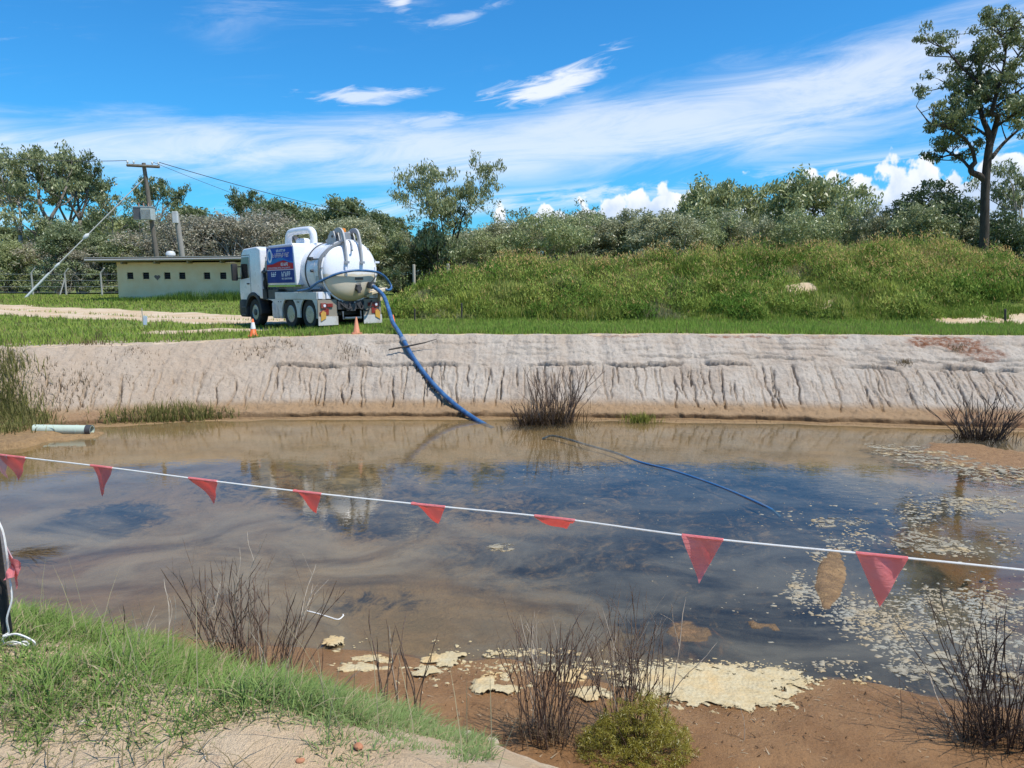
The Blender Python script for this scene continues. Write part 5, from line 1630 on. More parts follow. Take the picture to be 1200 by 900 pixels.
def bush_proto(seed, H, Wd, n_clump, n, leaf, m, bark, lobes=7, stems=9, R=.5, droop=.2, hollow=.45, low=.06):
    """multi-stemmed scrub: several domed lobes of fine foliage over thin stems"""
    t = Tree(seed); rg = np.random.default_rng(seed)
    lobe = []
    for k in range(lobes):
        a = rg.uniform(0, 6.28); q = Wd * .55 * rg.random() ** .6
        lobe.append((math.cos(a) * q, math.sin(a) * q, H * rg.uniform(.45, .72), Wd * rg.uniform(.32, .55), H * rg.uniform(.24, .36)))
    lobe[0] = (0, 0, H * .66, Wd * .5, H * .34)
    C = []
    for i in range(n_clump):
        lx, ly, lz, lr, lh = lobe[rg.integers(len(lobe))]
        d = rg.normal(size=3); d /= np.linalg.norm(d)
        if d[2] < -.3 and rg.random() < .6: d[2] *= -1
        q = hollow + (1 - hollow) * rg.random() ** .5
        C.append((lx + d[0] * lr * q, ly + d[1] * lr * q, lz + d[2] * lh * q))
    k = int(n_clump * .30)
    for i in range(k):
        a = rg.uniform(0, 6.28); q = Wd * rg.random() ** .5 * .9
        C.append((math.cos(a) * q, math.sin(a) * q, H * rg.uniform(low, .45)))
    C = np.array(C)
    for s in range(stems):
        a = rg.uniform(0, 6.28)
        c = C[rg.integers(len(C))]
        b = Vector((math.cos(a) * Wd * .15, math.sin(a) * Wd * .15, -.2))
        e = Vector(c); mid = (b + e) / 2 + Vector((rg.normal() * .3, rg.normal() * .3, H * .08))
        t.mb.tube(smooth_path([b, mid, e], 4), [.07 * H / 6 * (1 - .8 * i / 8) for i in range(9)], 5)
        for _ in range(2):
            e2 = Vector(C[rg.integers(len(C))])
            if (e2 - mid).length < Wd: t.mb.tube([mid, (mid + e2) / 2 + Vector((0, 0, .2)), e2], [.04, .025, .01], 4)
    V, T_ = leaf_cloud(C, R * rg.uniform(.6, 1.3, len(C)), n, leaf, rg, droop)
    V[:, 2] = np.maximum(V[:, 2], .02)
    me = bpy.data.meshes.new('stems'); me.from_pydata([tuple(p) for p in t.mb.v], [], t.mb.f); me.materials.append(bark)
    return {'trunk': me, 'crown': cloud_mesh('crown', V, T_, m), 'H': float(np.percentile(V[:, 2], 99.6)), 'W': float(np.percentile(np.hypot(V[:, 0], V[:, 1]), 97))}

PROTO = {
    'tall_a': gum_proto(11, 14, .26, .60, .40, 3, (2, 3, 3, 4), 22, .34, .58, GUM, BARK, (.04, 0)),
    'tall_b': gum_proto(23, 14, .24, .55, .46, 3, (2, 3, 3, 4), 22, .33, .54, GUM2, BARK, (-.05, .02), forks=3),
    'tall_c': gum_proto(37, 13, .22, .70, .34, 3, (2, 3, 3, 4), 20, .34, .58, GUM, BARKP, (.08, 0)),
    'spread': gum_proto(41, 10, .17, .66, .20, 3, (2, 3, 4, 4), 30, .25, .50, GUM, BARKD, (.03, 0), forks=3, shrink=.66),
    'round': gum_proto(53, 8, .16, .72, .26, 3, (2, 3, 4, 4), 34, .27, .60, GUM2, BARK, forks=3),
    'pale': gum_proto(59, 8.5, .16, .66, .24, 3, (2, 3, 4, 4), 30, .26, .58, OLIVE, BARK, (.1, 0), forks=3, shrink=.66, up=.0),
    'bare': gum_proto(61, 9, .12, .60, .35, 3, (2, 2, 3, 4), 6, .24, .40, GUM2, BARK, (.05, 0), forks=2),
    'dense': bush_proto(67, 7, 3.4, 420, 42, .26, DENSE, BARKD, 9, 10, .55, .35),
    'scrub_a': bush_proto(71, 6, 3.2, 330, 44, .20, GREYG, BARK, 9, 26, .48, .05, .35),
    'scrub_b': bush_proto(73, 6, 3.0, 330, 44, .20, OLIVE, BARK, 8, 22, .48, .1, .35),
    'scrub_c': bush_proto(79, 5, 3.0, 230, 38, .17, DRYG, BARKP, 8, 40, .46, .0, .30),
    'upright': gum_proto(87, 8, .09, .45, .25, 3, (2, 3, 3, 4), 26, .22, .42, GREYG, BARKP, forks=4, shrink=.7, up=.12),
    'feather': gum_proto(89, 7, .08, .50, .12, 3, (2, 3, 3, 4), 28, .20, .45, OLIVE, BARK, forks=5, shrink=.7, up=.10),
    'scrub_d': bush_proto(83, 6.5, 2.8, 300, 46, .21, GUM, BARK, 8, 18, .50, .3, .35),
}
tree_rng = random.Random(99)
def plant(kind, u, v_top, Y, name, label, cat, group=None, wide=1.0, sink=0.0):
    P = PROTO[kind]
    top = at_y(u, v_top, Y)
    g = gz(top[0], Y) - sink
    s = max(.25, (top[2] - g) / P['H'])
    e = empty(name, (top[0], Y, g), tree_rng.uniform(0, 6.28), label, cat, group)
    e.scale = (s * wide, s * wide, s)
    link('trunk', P['trunk'], None, e); link('crown', P['crown'], None, e)
    return e

# --- tall gums beside the fence
for (k, u, v, Y, w_, lab) in (
        ('tall_a', 50, 164, 78, 1.05, 'tallest gum tree with a layered crown behind the wire fence'),
        ('tall_b', 92, 180, 84, .95, 'tall gum tree with an upright crown beside the tallest one'),
        ('tall_c', 8, 178, 82, 1.0, 'tall pale limbed gum tree at the end of the row behind the fence'),
        ('tall_a', -38, 172, 88, 1.0, 'tall gum tree past the end of the fence row'),
        ('tall_b', 72, 196, 96, 1.1, 'gum tree standing behind the two tallest gums'),
        ('tall_c', 125, 226, 86, .95, 'lower gum tree with pale limbs next to the stay wire'),
        ('bare', 146, 236, 80, 1.3, 'thin pale gum with few leaves behind the transformer'),
        ('tall_b', 174, 208, 100, .9, 'slim gum tree behind the tall power pole'),
        ('round', 226, 243, 96, 1.3, 'dark round crowned gum behind the short pole'),
        ('tall_b', 284, 222, 104, .95, 'gum tree with a split crown rising over the grey scrub'),
        ('round', 332, 236, 96, 1.2, 'broad green gum behind the truck cab'),
        ('tall_a', 352, 238, 104, 1.1, 'gum tree behind the sign panel of the truck'),
        ('round', 402, 233, 90, 1.15, 'full green gum tree rising over the white tank'),
        ('tall_c', 378, 246, 98, 1.1, 'loose crowned gum behind the duct on the tank'),
        ('round', 436, 250, 86, 1.0, 'small gum at the end of the row behind the tank door'),
        ('spread', 526, 187, 60, .76, 'lone spreading gum tree with two dark stems behind the mound'),
        ('dense', 505, 262, 64, .8, 'dark dense bush under the lone spreading gum'),
        ('bare', 618, 231, 82, 1.4, 'almost leafless gum leaning over the grey scrub'),
        ('bare', 648, 238, 80, 1.4, 'sparse bare topped gum next to the leaning one'),
        ('round', 688, 250, 84, 1.1, 'low dark gum behind the pale scrub'),
        ('bare', 700, 246, 88, 1.3, 'twiggy gum top showing over the low dark gum'),
        ('pale', 842, 212, 74, 1.0, 'pale olive tree with a domed crown above the mound'),
        ('round', 812, 232, 80, 1.0, 'small gum tucked against the domed olive tree'),
        ('pale', 948, 206, 68, 1.15, 'flat topped pale green tree spreading above the mound crest'),
        ('scrub_d', 893, 238, 76, 1.0, 'slender grey green tree between the two pale trees'),
        ('dense', 1092, 216, 56, 1.0, 'dark dense evergreen tree beside the giant gum'),
        ('dense', 1055, 238, 60, .9, 'lower dark evergreen next to the dense dark tree'),
        ('dense', 1178, 250, 50, .9, 'dark evergreen bush under the giant gum'),
        ('tall_c', 1196, 188, 56, .9, 'gum tree with bent bare limbs behind the giant gum')):
    plant(k, u, v, Y, 'gum_tree' if k not in ('dense',) else 'evergreen_tree', lab, 'tree', None, w_)

# --- scrub behind the mound and along the fence
def scrub_row(us, tops, Y0, Y1, kinds, label, group, wide=(1.0, 1.4)):
    for i, u in enumerate(us):
        plant(kinds[i % len(kinds)], u + tree_rng.uniform(-6, 6), tops[i % len(tops)] + tree_rng.uniform(-9, 7), tree_rng.uniform(Y0, Y1), 'scrub_tree', label, 'shrub', group, tree_rng.uniform(*wide))
scrub_row([-25, 5, 35, 65, 98, 130, 155], [286, 270, 280, 268, 290, 276, 284], 68, 74, ['scrub_d', 'scrub_b', 'scrub_c', 'scrub_d', 'scrub_c'], 'olive scrub bush under the tall gums behind the fence', 'scrub under the tall gums')
scrub_row([172, 200, 225, 252, 278, 305, 330, 356], [268, 258, 255, 252, 254, 258, 262, 264], 70, 80, ['scrub_c', 'upright', 'scrub_c', 'scrub_a'], 'dry grey scrub bush behind the block building and truck', 'dry scrub behind the building')
scrub_row([385, 410, 438, 462, 482, 550, 570], [268, 262, 266, 274, 276, 272, 268], 58, 70, ['upright', 'scrub_a', 'feather', 'scrub_d'], 'grey green scrub bush between the tank and the lone gum', 'scrub beside the lone gum')
scrub_row([590, 622, 655, 690, 722, 752, 782], [266, 262, 252, 250, 254, 252, 258], 58, 66, ['scrub_a', 'upright', 'feather', 'scrub_a', 'upright', 'scrub_b'], 'rounded grey scrub bush along the back of the mound', 'rounded scrub behind the mound', (1.1, 1.5))
scrub_row([812, 846, 878, 910, 962, 1000, 1030], [256, 250, 256, 262, 248, 240, 246], 58, 68, ['feather', 'scrub_d', 'upright', 'scrub_b'], 'olive scrub bush behind the high end of the mound', 'scrub behind the high mound', (1.0, 1.4))
scrub_row([1075, 1118, 1140, 1165, 1195, 1225], [250, 254, 262, 258, 268, 262], 50, 58, ['scrub_d', 'scrub_a', 'scrub_d'], 'grey green scrub bush round the giant gum trunk', 'scrub round the giant gum', (1.0, 1.3))
scrub_row(list(range(-40, 1260, 44)), [274, 262, 276, 268, 258, 278, 264], 100, 118, ['upright', 'round', 'feather', 'scrub_d', 'pale'], 'distant scrub tree closing the view behind the nearer ones', 'distant scrub', (1.5, 1.9))

for (u, v, Y, k) in ((-95, 180, 84, 'tall_b'), (-160, 170, 90, 'tall_a'), (-230, 185, 86, 'tall_c'), (-310, 176, 92, 'tall_b'), (-400, 190, 88, 'tall_a'), (1270, 170, 62, 'tall_b'), (1340, 190, 66, 'tall_c'), (1430, 180, 64, 'tall_a')):
    plant(k, u, v, Y, 'gum_tree', 'gum tree of the surrounding bush continuing past the ends of the view', 'tree', 'outlying gums', 1.0)
scrub_row([-75, -125, -180, -240, -310, -390, 1265, 1310, 1370, 1440], [276, 268, 282], 66, 78, ['scrub_d', 'scrub_b', 'upright'], 'scrub bush of the surrounding bush continuing past the ends of the view', 'outlying scrub', (1.2, 1.6))

# --- the giant gum: forked dark trunk, elbowed limb
GY = 45.0
t = Tree(5); rg = np.random.default_rng(5)
def G(u, v, dy=0.0): return Vector(at_y(u, v, GY + dy))
base = Vector((G(1153, 285).x, GY, 0)); base.z = gz(base.x, GY) - .3
def gl(pts, r0, r1, n=5, sides=9):
    p = smooth_path([q - base for q in pts], n)
    t.mb.tube(p, [r0 + (r1 - r0) * i / (len(p) - 1) for i in range(len(p))], sides)
    return p
main = gl([base, G(1153, 282), G(1154, 240), G(1155, 210), G(1158, 180), G(1160, 168)], .27, .20)
gl([G(1155, 212), G(1148, 206), G(1139, 202), G(1138, 196), G(1143, 190)], .20, .13)
limbs = [([G(1160, 172), G(1158, 155), G(1152, 140), G(1148, 120, .5), G(1150, 95, 1), G(1146, 70, 1)], .19, .06),
         ([G(1160, 170), G(1166, 150), G(1169, 135, -.5), G(1162, 133, -.8), G(1168, 110, -1), G(1176, 80, -1), G(1180, 45, -1.2)], .18, .05),
         ([G(1143, 192), G(1139, 175), G(1128, 160, -.6), G(1110, 150, -1.2), G(1092, 146, -1.6)], .11, .03),
         ([G(1139, 200), G(1125, 185, .8), G(1112, 182, 1.2), G(1096, 188, 1.6)], .09, .03),
         ([G(1162, 185), G(1176, 168, .8), G(1196, 150, 1.4), G(1220, 130, 2)], .12, .04),
         ([G(1168, 125), G(1186, 112, -.8), G(1206, 98, -1.6)], .10, .03),
         ([G(1150, 128), G(1132, 112, 1.0), G(1112, 100, 1.6)], .10, .03),
         ([G(1150, 100), G(1128, 80, .4), G(1108, 58, .2)], .08, .03),
         ([G(1172, 95), G(1190, 70, .6), G(1205, 48, .8)], .08, .03),
         ([G(1158, 160), G(1140, 148, 2.0), G(1120, 140, 3.0)], .09, .03),
         ([G(1165, 150), G(1180, 140, -2), G(1196, 130, -3.0)], .09, .03),
         ([G(1178, 60), G(1172, 40, .3), G(1165, 26, .3)], .06, .02)]
tips = []
for pts, r0, r1 in limbs:
    p = gl(pts, r0, r1)
    n_ = len(p)
    for i in range(n_ * 2 // 5, n_, 2):
        for _ in range(2):
            d = Vector((t.r.uniform(-1, 1), t.r.uniform(-1, 1), t.r.uniform(-.15, .9)))
            t.grow(p[i], d, t.r.uniform(.7, 1.5), .04, 1, .7, .03, (2, 2), .2, .7)
    tips.append(p[-1])
C = np.array([tuple(q) for q in t.tips + tips])
V, T_ = leaf_cloud(C, .42 * rg.uniform(.5, 1.2, len(C)), 46, .21, rg, .5)
me = bpy.data.meshes.new('trunk'); me.from_pydata([tuple(p) for p in t.mb.v], [], t.mb.f); me.materials.append(BARKD)
for p in me.polygons: p.use_smooth = True
gt = empty('giant_gum_tree', tuple(base), 0, 'giant gum tree with a dark forked trunk towering over the mound', 'tree')
link('trunk', me, None, gt); link('crown', cloud_mesh('crown', V, T_, GUM2), None, gt)

# ================================================================== grasses
def grass_mat(name, trans=.35):
    def b(t):
        c = t.attr('col', 'Color')
        d = t.new('ShaderNodeBsdfDiffuse'); t.put(d.inputs[0], c)
        tr = t.new('ShaderNodeBsdfTranslucent'); t.put(tr.inputs[0], c)
        m1 = t.new('ShaderNodeMixShader'); m1.inputs[0].default_value = trans
        t.l.new(d.outputs[0], m1.inputs[1]); t.l.new(tr.outputs[0], m1.inputs[2])
        return m1.outputs[0]
    return mat(name, b)
GRASS = grass_mat('grass_blades')
def blades(P, h, wd, lean, az, colr, tipc=None, seg=1, bend=.5):
    """grass blades at P (n,3): one bent strip each, colour from foot to tip"""
    n = len(P)
    dx, dy = np.cos(az), np.sin(az)
    px, py = -dy, dx
    V = []; Cc = []
    lv = np.linspace(0, 1, seg + 1)
    tipc = colr if tipc is None else tipc
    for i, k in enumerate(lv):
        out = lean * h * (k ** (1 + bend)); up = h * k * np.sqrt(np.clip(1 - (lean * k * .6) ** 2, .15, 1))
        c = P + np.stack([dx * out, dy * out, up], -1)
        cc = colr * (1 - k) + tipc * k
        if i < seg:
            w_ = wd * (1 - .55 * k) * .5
            V += [c + np.stack([px * w_, py * w_, 0 * w_], -1), c - np.stack([px * w_, py * w_, 0 * w_], -1)]
            Cc += [cc, cc]
        else:
            V.append(c); Cc.append(cc)
    m_ = 2 * seg + 1
    V = np.stack(V, 1).reshape(-1, 3); Cc = np.stack(Cc, 1).reshape(-1, 3)
    b = np.arange(n)[:, None] * m_
    tr = []
    for i in range(seg - 1):
        a = 2 * i
        tr += [b + np.array([[a, a + 1, a + 3]]), b + np.array([[a, a + 3, a + 2]])]
    a = 2 * (seg - 1)
    tr.append(b + np.array([[a, a + 1, a + 2]]))
    return V, np.concatenate(tr), Cc
def stuff(name, sets, m, label):
    V, F_, C_, o = [], [], [], 0
    for (v, f, c) in sets:
        V.append(v); F_.append(f + o); C_.append(c); o += len(v)
    ob = link(name, np_mesh(name, np.concatenate(V), np.concatenate(F_), colors={'col': np.concatenate(C_)}), m)
    ob['kind'] = 'stuff'; ob['label'] = label
    return ob
def lerp(a, b, t): return np.asarray(a)[None, :] * (1 - t[:, None]) + np.asarray(b)[None, :] * t[:, None]
rg = np.random.default_rng(17)

# --- long grass and weeds on the mound: tufts of blades
nt = 13500
x = rg.uniform(-7.5, 26, nt * 3); y = 26.4 + rg.random(nt * 3) ** 1.25 * 15.5
keep = (mound(x, y) > .10 + .06 * rg.random(len(x))) & (bare(x, y) < .35)
x, y = x[keep][:9500], y[keep][:9500]
cl = fbm(x * .42, y * .5, 301, 3)
tall = sst(cl, .36, .66)
hm = mound(x, y)
k_ = 17
tx, ty = np.repeat(x, k_), np.repeat(y, k_)
th = np.repeat(.22 + .38 * tall * (.55 + .45 * sst(hm, .3, 1.6)), k_)
tx = tx + rg.normal(size=len(tx)) * .11; ty = ty + rg.normal(size=len(tx)) * .11
tz = ground_h(tx, ty) - .02
rc = np.random.default_rng(61)
ncl = 40
cxs = rc.uniform(-5, 25, ncl); cys = rc.uniform(28.4, 38, ncl); crs = rc.uniform(.40, 1.25, ncl); cid = np.full(len(tx), -1)
dome = np.zeros(len(tx))
for i in range(ncl):
    if mound(cxs[i], cys[i]) < .25: continue
    q = ((tx - cxs[i]) / crs[i]) ** 2 + ((ty - cys[i]) / (crs[i] * .8)) ** 2
    dm = np.where(q < 1, np.sqrt(np.clip(1 - q, 0, 1)) * crs[i] * .75, 0)
    cid = np.where(dm > dome, i, cid); dome = np.maximum(dome, dm)
inc = cid >= 0
tz = tz + dome * rg.random(len(tx)) ** .5
th = np.where(inc, .20 + .12 * rg.random(len(tx)), th)
h = th * rg.uniform(.55, 1.2, len(tx))
kind = np.repeat(fbm(x * .33 + 9, y * .4, 303, 3), k_) + rg.normal(size=len(tx)) * .05
green = lerp((0.240, 0.310, 0.050), (0.350, 0.370, 0.100), np.clip(rg.random(len(tx)), 0, 1))
dk = lerp((0.150, 0.230, 0.040), (0.220, 0.280, 0.060), rg.random(len(tx)))
gry = lerp((0.220, 0.230, 0.110), (0.310, 0.295, 0.165), rg.random(len(tx)))
kind = np.where(inc, rc.uniform(.30, .62, ncl)[cid], kind)
w1 = sst(kind, .40, .50)[:, None]; w2 = sst(kind, .57, .64)[:, None]
base_c = dk * (1 - w1) + green * w1; base_c = base_c * (1 - w2) + gry * w2
seed_amt = np.clip(sst(np.repeat(hm, k_), .9, 2.3) * .85 + .15, 0, 1) * np.repeat(.3 + .7 * tall, k_)
isseed = rg.random(len(tx)) < seed_amt * .72
base_c = np.where(isseed[:, None], base_c * .6 + np.array([[.13, .105, .04]]), base_c)
tip = np.where(isseed[:, None], lerp((0.50, 0.40, 0.17), (0.44, 0.29, 0.13), rg.random(len(tx))), base_c * 1.08)
A = blades(np.stack([tx, ty, tz], -1), h * np.where(isseed, 1.15, 1.0), np.where(isseed, .028, .034) * rg.uniform(.7, 1.3, len(tx)), rg.uniform(.15, .75, len(tx)), rg.uniform(0, 6.28, len(tx)), base_c, tip, seg=2)
# bushy weeds: domes of small leaves with tan seed heads on their crowns
sets = [A]
rc = np.random.default_rng(67)
made = 0
while made < 250:
    bx_ = rc.uniform(-5.5, 24.5); by_ = 27.9 + rc.random() ** 1.1 * 10.5
    hm_ = float(mound(np.array([bx_]), np.array([by_]))[0])
    if hm_ < .12 or bare(bx_ + np.array([0, .9, -.9, 0, 0, 0]), by_ + np.array([0, 0, 0, .9, -.9, -1.5])).max() > .3: continue
    made += 1
    rr_ = rc.uniform(.45, 1.25) * (.7 + .3 * min(1, hm_)); hh_ = (.35 + .55 * rr_) * rc.uniform(.8, 1.3)
    nl = int(640 * rr_ ** 1.6) + 120
    d = rc.normal(size=(nl, 3)); d /= np.linalg.norm(d, axis=1, keepdims=True); d[:, 2] = np.abs(d[:, 2])
    q = .45 + .6 * rc.random(nl) ** .6
    ragged = 1 + .35 * (fbm(d[:, 0] * 2.5 + made, d[:, 1] * 2.5 + d[:, 2] * 2, 71, 3) - .5) * 2
    P = np.stack([bx_ + d[:, 0] * rr_ * q * ragged, by_ + d[:, 1] * rr_ * .85 * q * ragged, d[:, 2] * hh_ * q * ragged], -1)
    rel = np.clip(P[:, 2] / (hh_ * 1.05), 0, 1)
    P[:, 2] += ground_h(P[:, 0], P[:, 1])
    tone = rc.random()
    c0 = np.array([[.090, .185, .030]]) * (1 - tone) + np.array([[.315, .355, .088]]) * tone
    cc = c0 * rc.uniform(.75, 1.3, nl)[:, None]
    sd_ = rc.random(nl) < (.08 + .58 * sst(rel, .58, .97)) * (.25 + .75 * sst(np.full(nl, hm_), .5, 1.9))
    cc = np.where(sd_[:, None], lerp((0.54, 0.42, 0.18), (0.50, 0.30, 0.13), rc.random(nl)), cc)
    sets.append(blades(P, rc.uniform(.08, .20, nl), rc.uniform(.025, .055, nl), rc.uniform(.2, 1.5, nl), rc.uniform(0, 6.28, nl), cc, cc * 1.08, seg=1))
stuff('mound_grass', sets, GRASS, 'long seeding grass and bushy weeds covering the mound')

# --- mown strip along the far rim and paddock beyond the track
def lawn(n, xr, yr, pw, hr, wd, dens, name, label, c0, c1, dry=.12):
    x = rg.uniform(*xr, n); y = yr[0] + rg.random(n) ** pw * (yr[1] - yr[0])
    b = bare(x, y)
    keep = (b < .25 + .5 * rg.random(n)) & (y > ycrest(x) + .05) & (mound(x, y) < .5)
    if dens: keep &= fbm(x * .8, y * .8, 311, 3) + .25 * rg.random(n) > dens
    x, y = x[keep], y[keep]; m_ = len(x)
    z = ground_h(x, y) - .01
    hh = rg.uniform(*hr, m_) * (.6 + .8 * fbm(x * .6, y * .6, 313, 3))
    far = np.clip(y / 30, .9, 2.2)
    c = lerp(c0, c1, np.clip(fbm(x * .35, y * .35, 315, 3) * .8 + rg.random(m_) * .4 - .1, 0, 1))
    dr = rg.random(m_) < dry
    c = np.where(dr[:, None], lerp((0.27, 0.22, 0.10), (0.20, 0.17, 0.07), rg.random(m_)), c)
    A = blades(np.stack([x, y, z], -1), hh, wd * far * rg.uniform(.7, 1.4, m_), rg.uniform(.1, .8, m_), rg.uniform(0, 6.28, m_), c, c * 1.1, seg=1)
    return stuff(name, [A], GRASS, label)
lawn(95000, (-7, 24), (23.2, 29.5), 1.0, (.07, .20), .030, 0, 'rim_grass', 'short green grass between the far rim and the mound', (0.170, 0.280, 0.045), (0.265, 0.345, 0.080))
lawn(110000, (-42, -5), (21, 62), 1.5, (.07, .22), .038, .42, 'paddock_grass', 'green paddock grass round the dirt track and building', (0.190, 0.290, 0.045), (0.310, 0.355, 0.085), .2)
# taller weeds at the foot of the building wall
n = 5200
x = rg.uniform(BX0 + .2, BX0 + 9.6, n); y = BY - .1 - rg.random(n) ** 1.4 * 1.6
keep = fbm(x * .7, y * .7, 317, 3) > .40
x, y = x[keep], y[keep]; n = len(x)
c = lerp((0.075, 0.150, 0.028), (0.125, 0.190, 0.045), rg.random(n))
A = blades(np.stack([x, y, ground_h(x, y) - .02], -1), rg.uniform(.2, .75, n) * (.5 + .6 * sst(x, BX0 + 2, BX0 + 5)), np.full(n, .05), rg.uniform(.1, .6, n), rg.uniform(0, 6.28, n), c, c * 1.1, seg=1)
stuff('wall_weeds', [A], GRASS, 'tall green weeds along the foot of the block building')

# --- grass on the near bank
n = 120000
x = rg.uniform(-5.2, .75, n); e = yedge(x)
y = e + rg.uniform(-.95, 1.55, n)
front = np.interp(x, [-5.2, -3.2, -2.2, -1.6, -1.0, -.4, .2, .7], [-1.05, -.98, -.92, -.78, -.52, -.32, -.10, .10])
fr_n = (fbm(x * 3, y * 3, 321, 3) - .5) * .35
keep = (y - e > front + fr_n) & (fbm(x * 2.2, y * 2.2, 323, 3) > .26)
right_edge = -.30 + .30 * fbm(y * 2, x, 325, 2)
keep &= (x < right_edge)
keep &= ~(((x + 1.95) / .22) ** 2 + ((y - e + .70) / .16) ** 2 < 1)
x, y = x[keep], y[keep]; n = len(x); e = yedge(x)
z = ground_h(x, y) - .03
lush = np.clip(fbm(x * 2.4, y * 2.4, 327, 4, .6) * 2.2 - .6, 0, 1)
edge_ = sst(y - e - np.interp(x, [-5, -2.2, -1, .7], [-1.0, -.92, -.52, .1]), .0, .35)
h = rg.uniform(.05, .20, n) * (.30 + .85 * lush) * (.40 + .60 * edge_) * (1 - .45 * sst(x, -1.0, -.1)) * .85
c = lerp((0.115, 0.200, 0.040), (0.240, 0.330, 0.085), rg.random(n))
c2 = lerp((0.165, 0.230, 0.090), (0.270, 0.325, 0.150), rg.random(n))
wgt = (sst(x, -1.4, -.3) * .6 + .15)[:, None]
c = c * (1 - wgt) + c2 * wgt
dr = rg.random(n) < .17
c = np.where(dr[:, None], lerp((0.36, 0.29, 0.16), (0.42, 0.36, 0.22), rg.random(n)), c)
az_ = rg.normal(size=n) * 1.1 + rad(20) + (rg.random(n) < .3) * 3.14
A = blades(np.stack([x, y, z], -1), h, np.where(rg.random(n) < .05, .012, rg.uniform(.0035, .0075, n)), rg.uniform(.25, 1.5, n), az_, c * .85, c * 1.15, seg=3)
# seedy stalks sticking up at the edge
k = 46
sx = rg.uniform(-2.9, .0, k); sy = yedge(sx) + rg.uniform(-.1, .7, k)
cs = lerp((0.42, 0.36, 0.22), (0.30, 0.27, 0.16), rg.random(k))
B = blades(np.stack([sx, sy, ground_h(sx, sy)], -1), rg.uniform(.25, .5, k), np.full(k, .004), rg.uniform(.1, .6, k), rg.uniform(0, 6.28, k), cs, cs, seg=3)
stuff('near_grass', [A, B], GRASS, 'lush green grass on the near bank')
# dry runners and litter on the near sand
k = 1100
sx = rg.uniform(-2.8, .4, k); sy = yedge(sx) - .35 - rg.random(k) * .85
keep = sy > 1.4
sx, sy = sx[keep], sy[keep]; k = len(sx)
cs = lerp((0.16, 0.13, 0.07), (0.34, 0.27, 0.16), rg.random(k))
az_ = rg.uniform(0, 6.28, k)
C_ = blades(np.stack([sx, sy, ground_h(sx, sy) + .012], -1), rg.uniform(.02, .14, k), np.full(k, .005), rg.uniform(.9, 2.2, k), az_, cs, cs, seg=2)
stuff('dry_litter', [C_], GRASS, 'dry grass runners scattered on the near sand')

# --- small tufts: along the far waterline and on the left of the bank
def tuft(u, v, n, hr, spread, c0, c1, label, name='grass_tuft', y0=14, width=.02, group=None):
    g = Vector(on_ground(u, v, y0))
    px = rg.normal(size=n) * spread; py = rg.normal(size=n) * spread * .6
    P = np.stack([px, py, ground_h(g.x + px, g.y + py) - g.z - .01], -1)
    c = lerp(c0, c1, rg.random(n))
    V, F_, C_ = blades(P, rg.uniform(*hr, n), rg.uniform(.6, 1.3, n) * width, rg.uniform(.1, .9, n), rg.uniform(0, 6.28, n), c, c * 1.1, seg=2)
    o = link(name, np_mesh(name, V, F_, colors={'col': C_}), GRASS)
    o.location = g
    return tag(o, label, 'grass tuft', group)
def tufts(name, spots, c0, c1, label, width=.02, y0=14):
    sets = []
    for (u, v, n, hr, sp) in spots:
        g = on_ground(u, v, y0)
        px = g[0] + rg.normal(size=n) * sp; py = g[1] + rg.normal(size=n) * sp * .6
        c = lerp(c0, c1, rg.random(n))
        sets.append(blades(np.stack([px, py, ground_h(px, py) - .01], -1), rg.uniform(*hr, n), rg.uniform(.6, 1.3, n) * width, rg.uniform(.1, .9, n), rg.uniform(0, 6.28, n), c, c * 1.1, seg=2))
    return stuff(name, sets, GRASS, label)
tufts('rush_fringe', ((150, 494, 160, (.15, .45), .22), (182, 492, 260, (.2, .5), .25), (215, 490, 260, (.2, .5), .28), (240, 489, 140, (.15, .4), .2), (262, 490, 80, (.1, .3), .2), (128, 496, 90, (.1, .35), .2)),
      (0.11, 0.125, 0.035), (0.24, 0.22, 0.08), 'green rushes fringing the waterline past the drain pipe')
tuft(750, 494, 260, (.12, .32), .20, (0.15, 0.18, 0.03), (0.30, 0.28, 0.08), 'single yellow green tuft at the foot of the far bank')
tufts('rank_weeds', ((4, 470, 380, (.2, .6), .4), (20, 490, 420, (.2, .5), .4), (-8, 440, 380, (.25, .7), .5), (36, 497, 240, (.15, .4), .35), (12, 505, 220, (.15, .35), .35), (-14, 480, 300, (.3, .6), .4), (8, 425, 200, (.15, .45), .4)),
      (0.12, 0.135, 0.035), (0.29, 0.26, 0.11), 'rank weeds on the bank behind the drain pipe', .022)
tufts('withered_grass', ((105, 404, 90, (.08, .25), .35), (118, 398, 60, (.1, .3), .15), (300, 414, 70, (.05, .15), .3), (410, 412, 80, (.06, .18), .25), (165, 416, 70, (.05, .2), .3), (70, 440, 90, (.08, .2), .5), (95, 452, 80, (.08, .2), .4), (1062, 428, 60, (.08, .2), .12),
      (1120, 410, 60, (.06, .16), .2), (60, 470, 80, (.08, .22), .4), (330, 404, 60, (.05, .14), .3), (140, 430, 60, (.05, .15), .6), (230, 470, 60, (.05, .14), .8), (850, 488, 60, (.05, .14), .9), (690, 484, 50, (.05, .14), .8)),
      (0.12, 0.09, 0.05), (0.24, 0.18, 0.10), 'withered brown grass clinging to the pale clay bank')

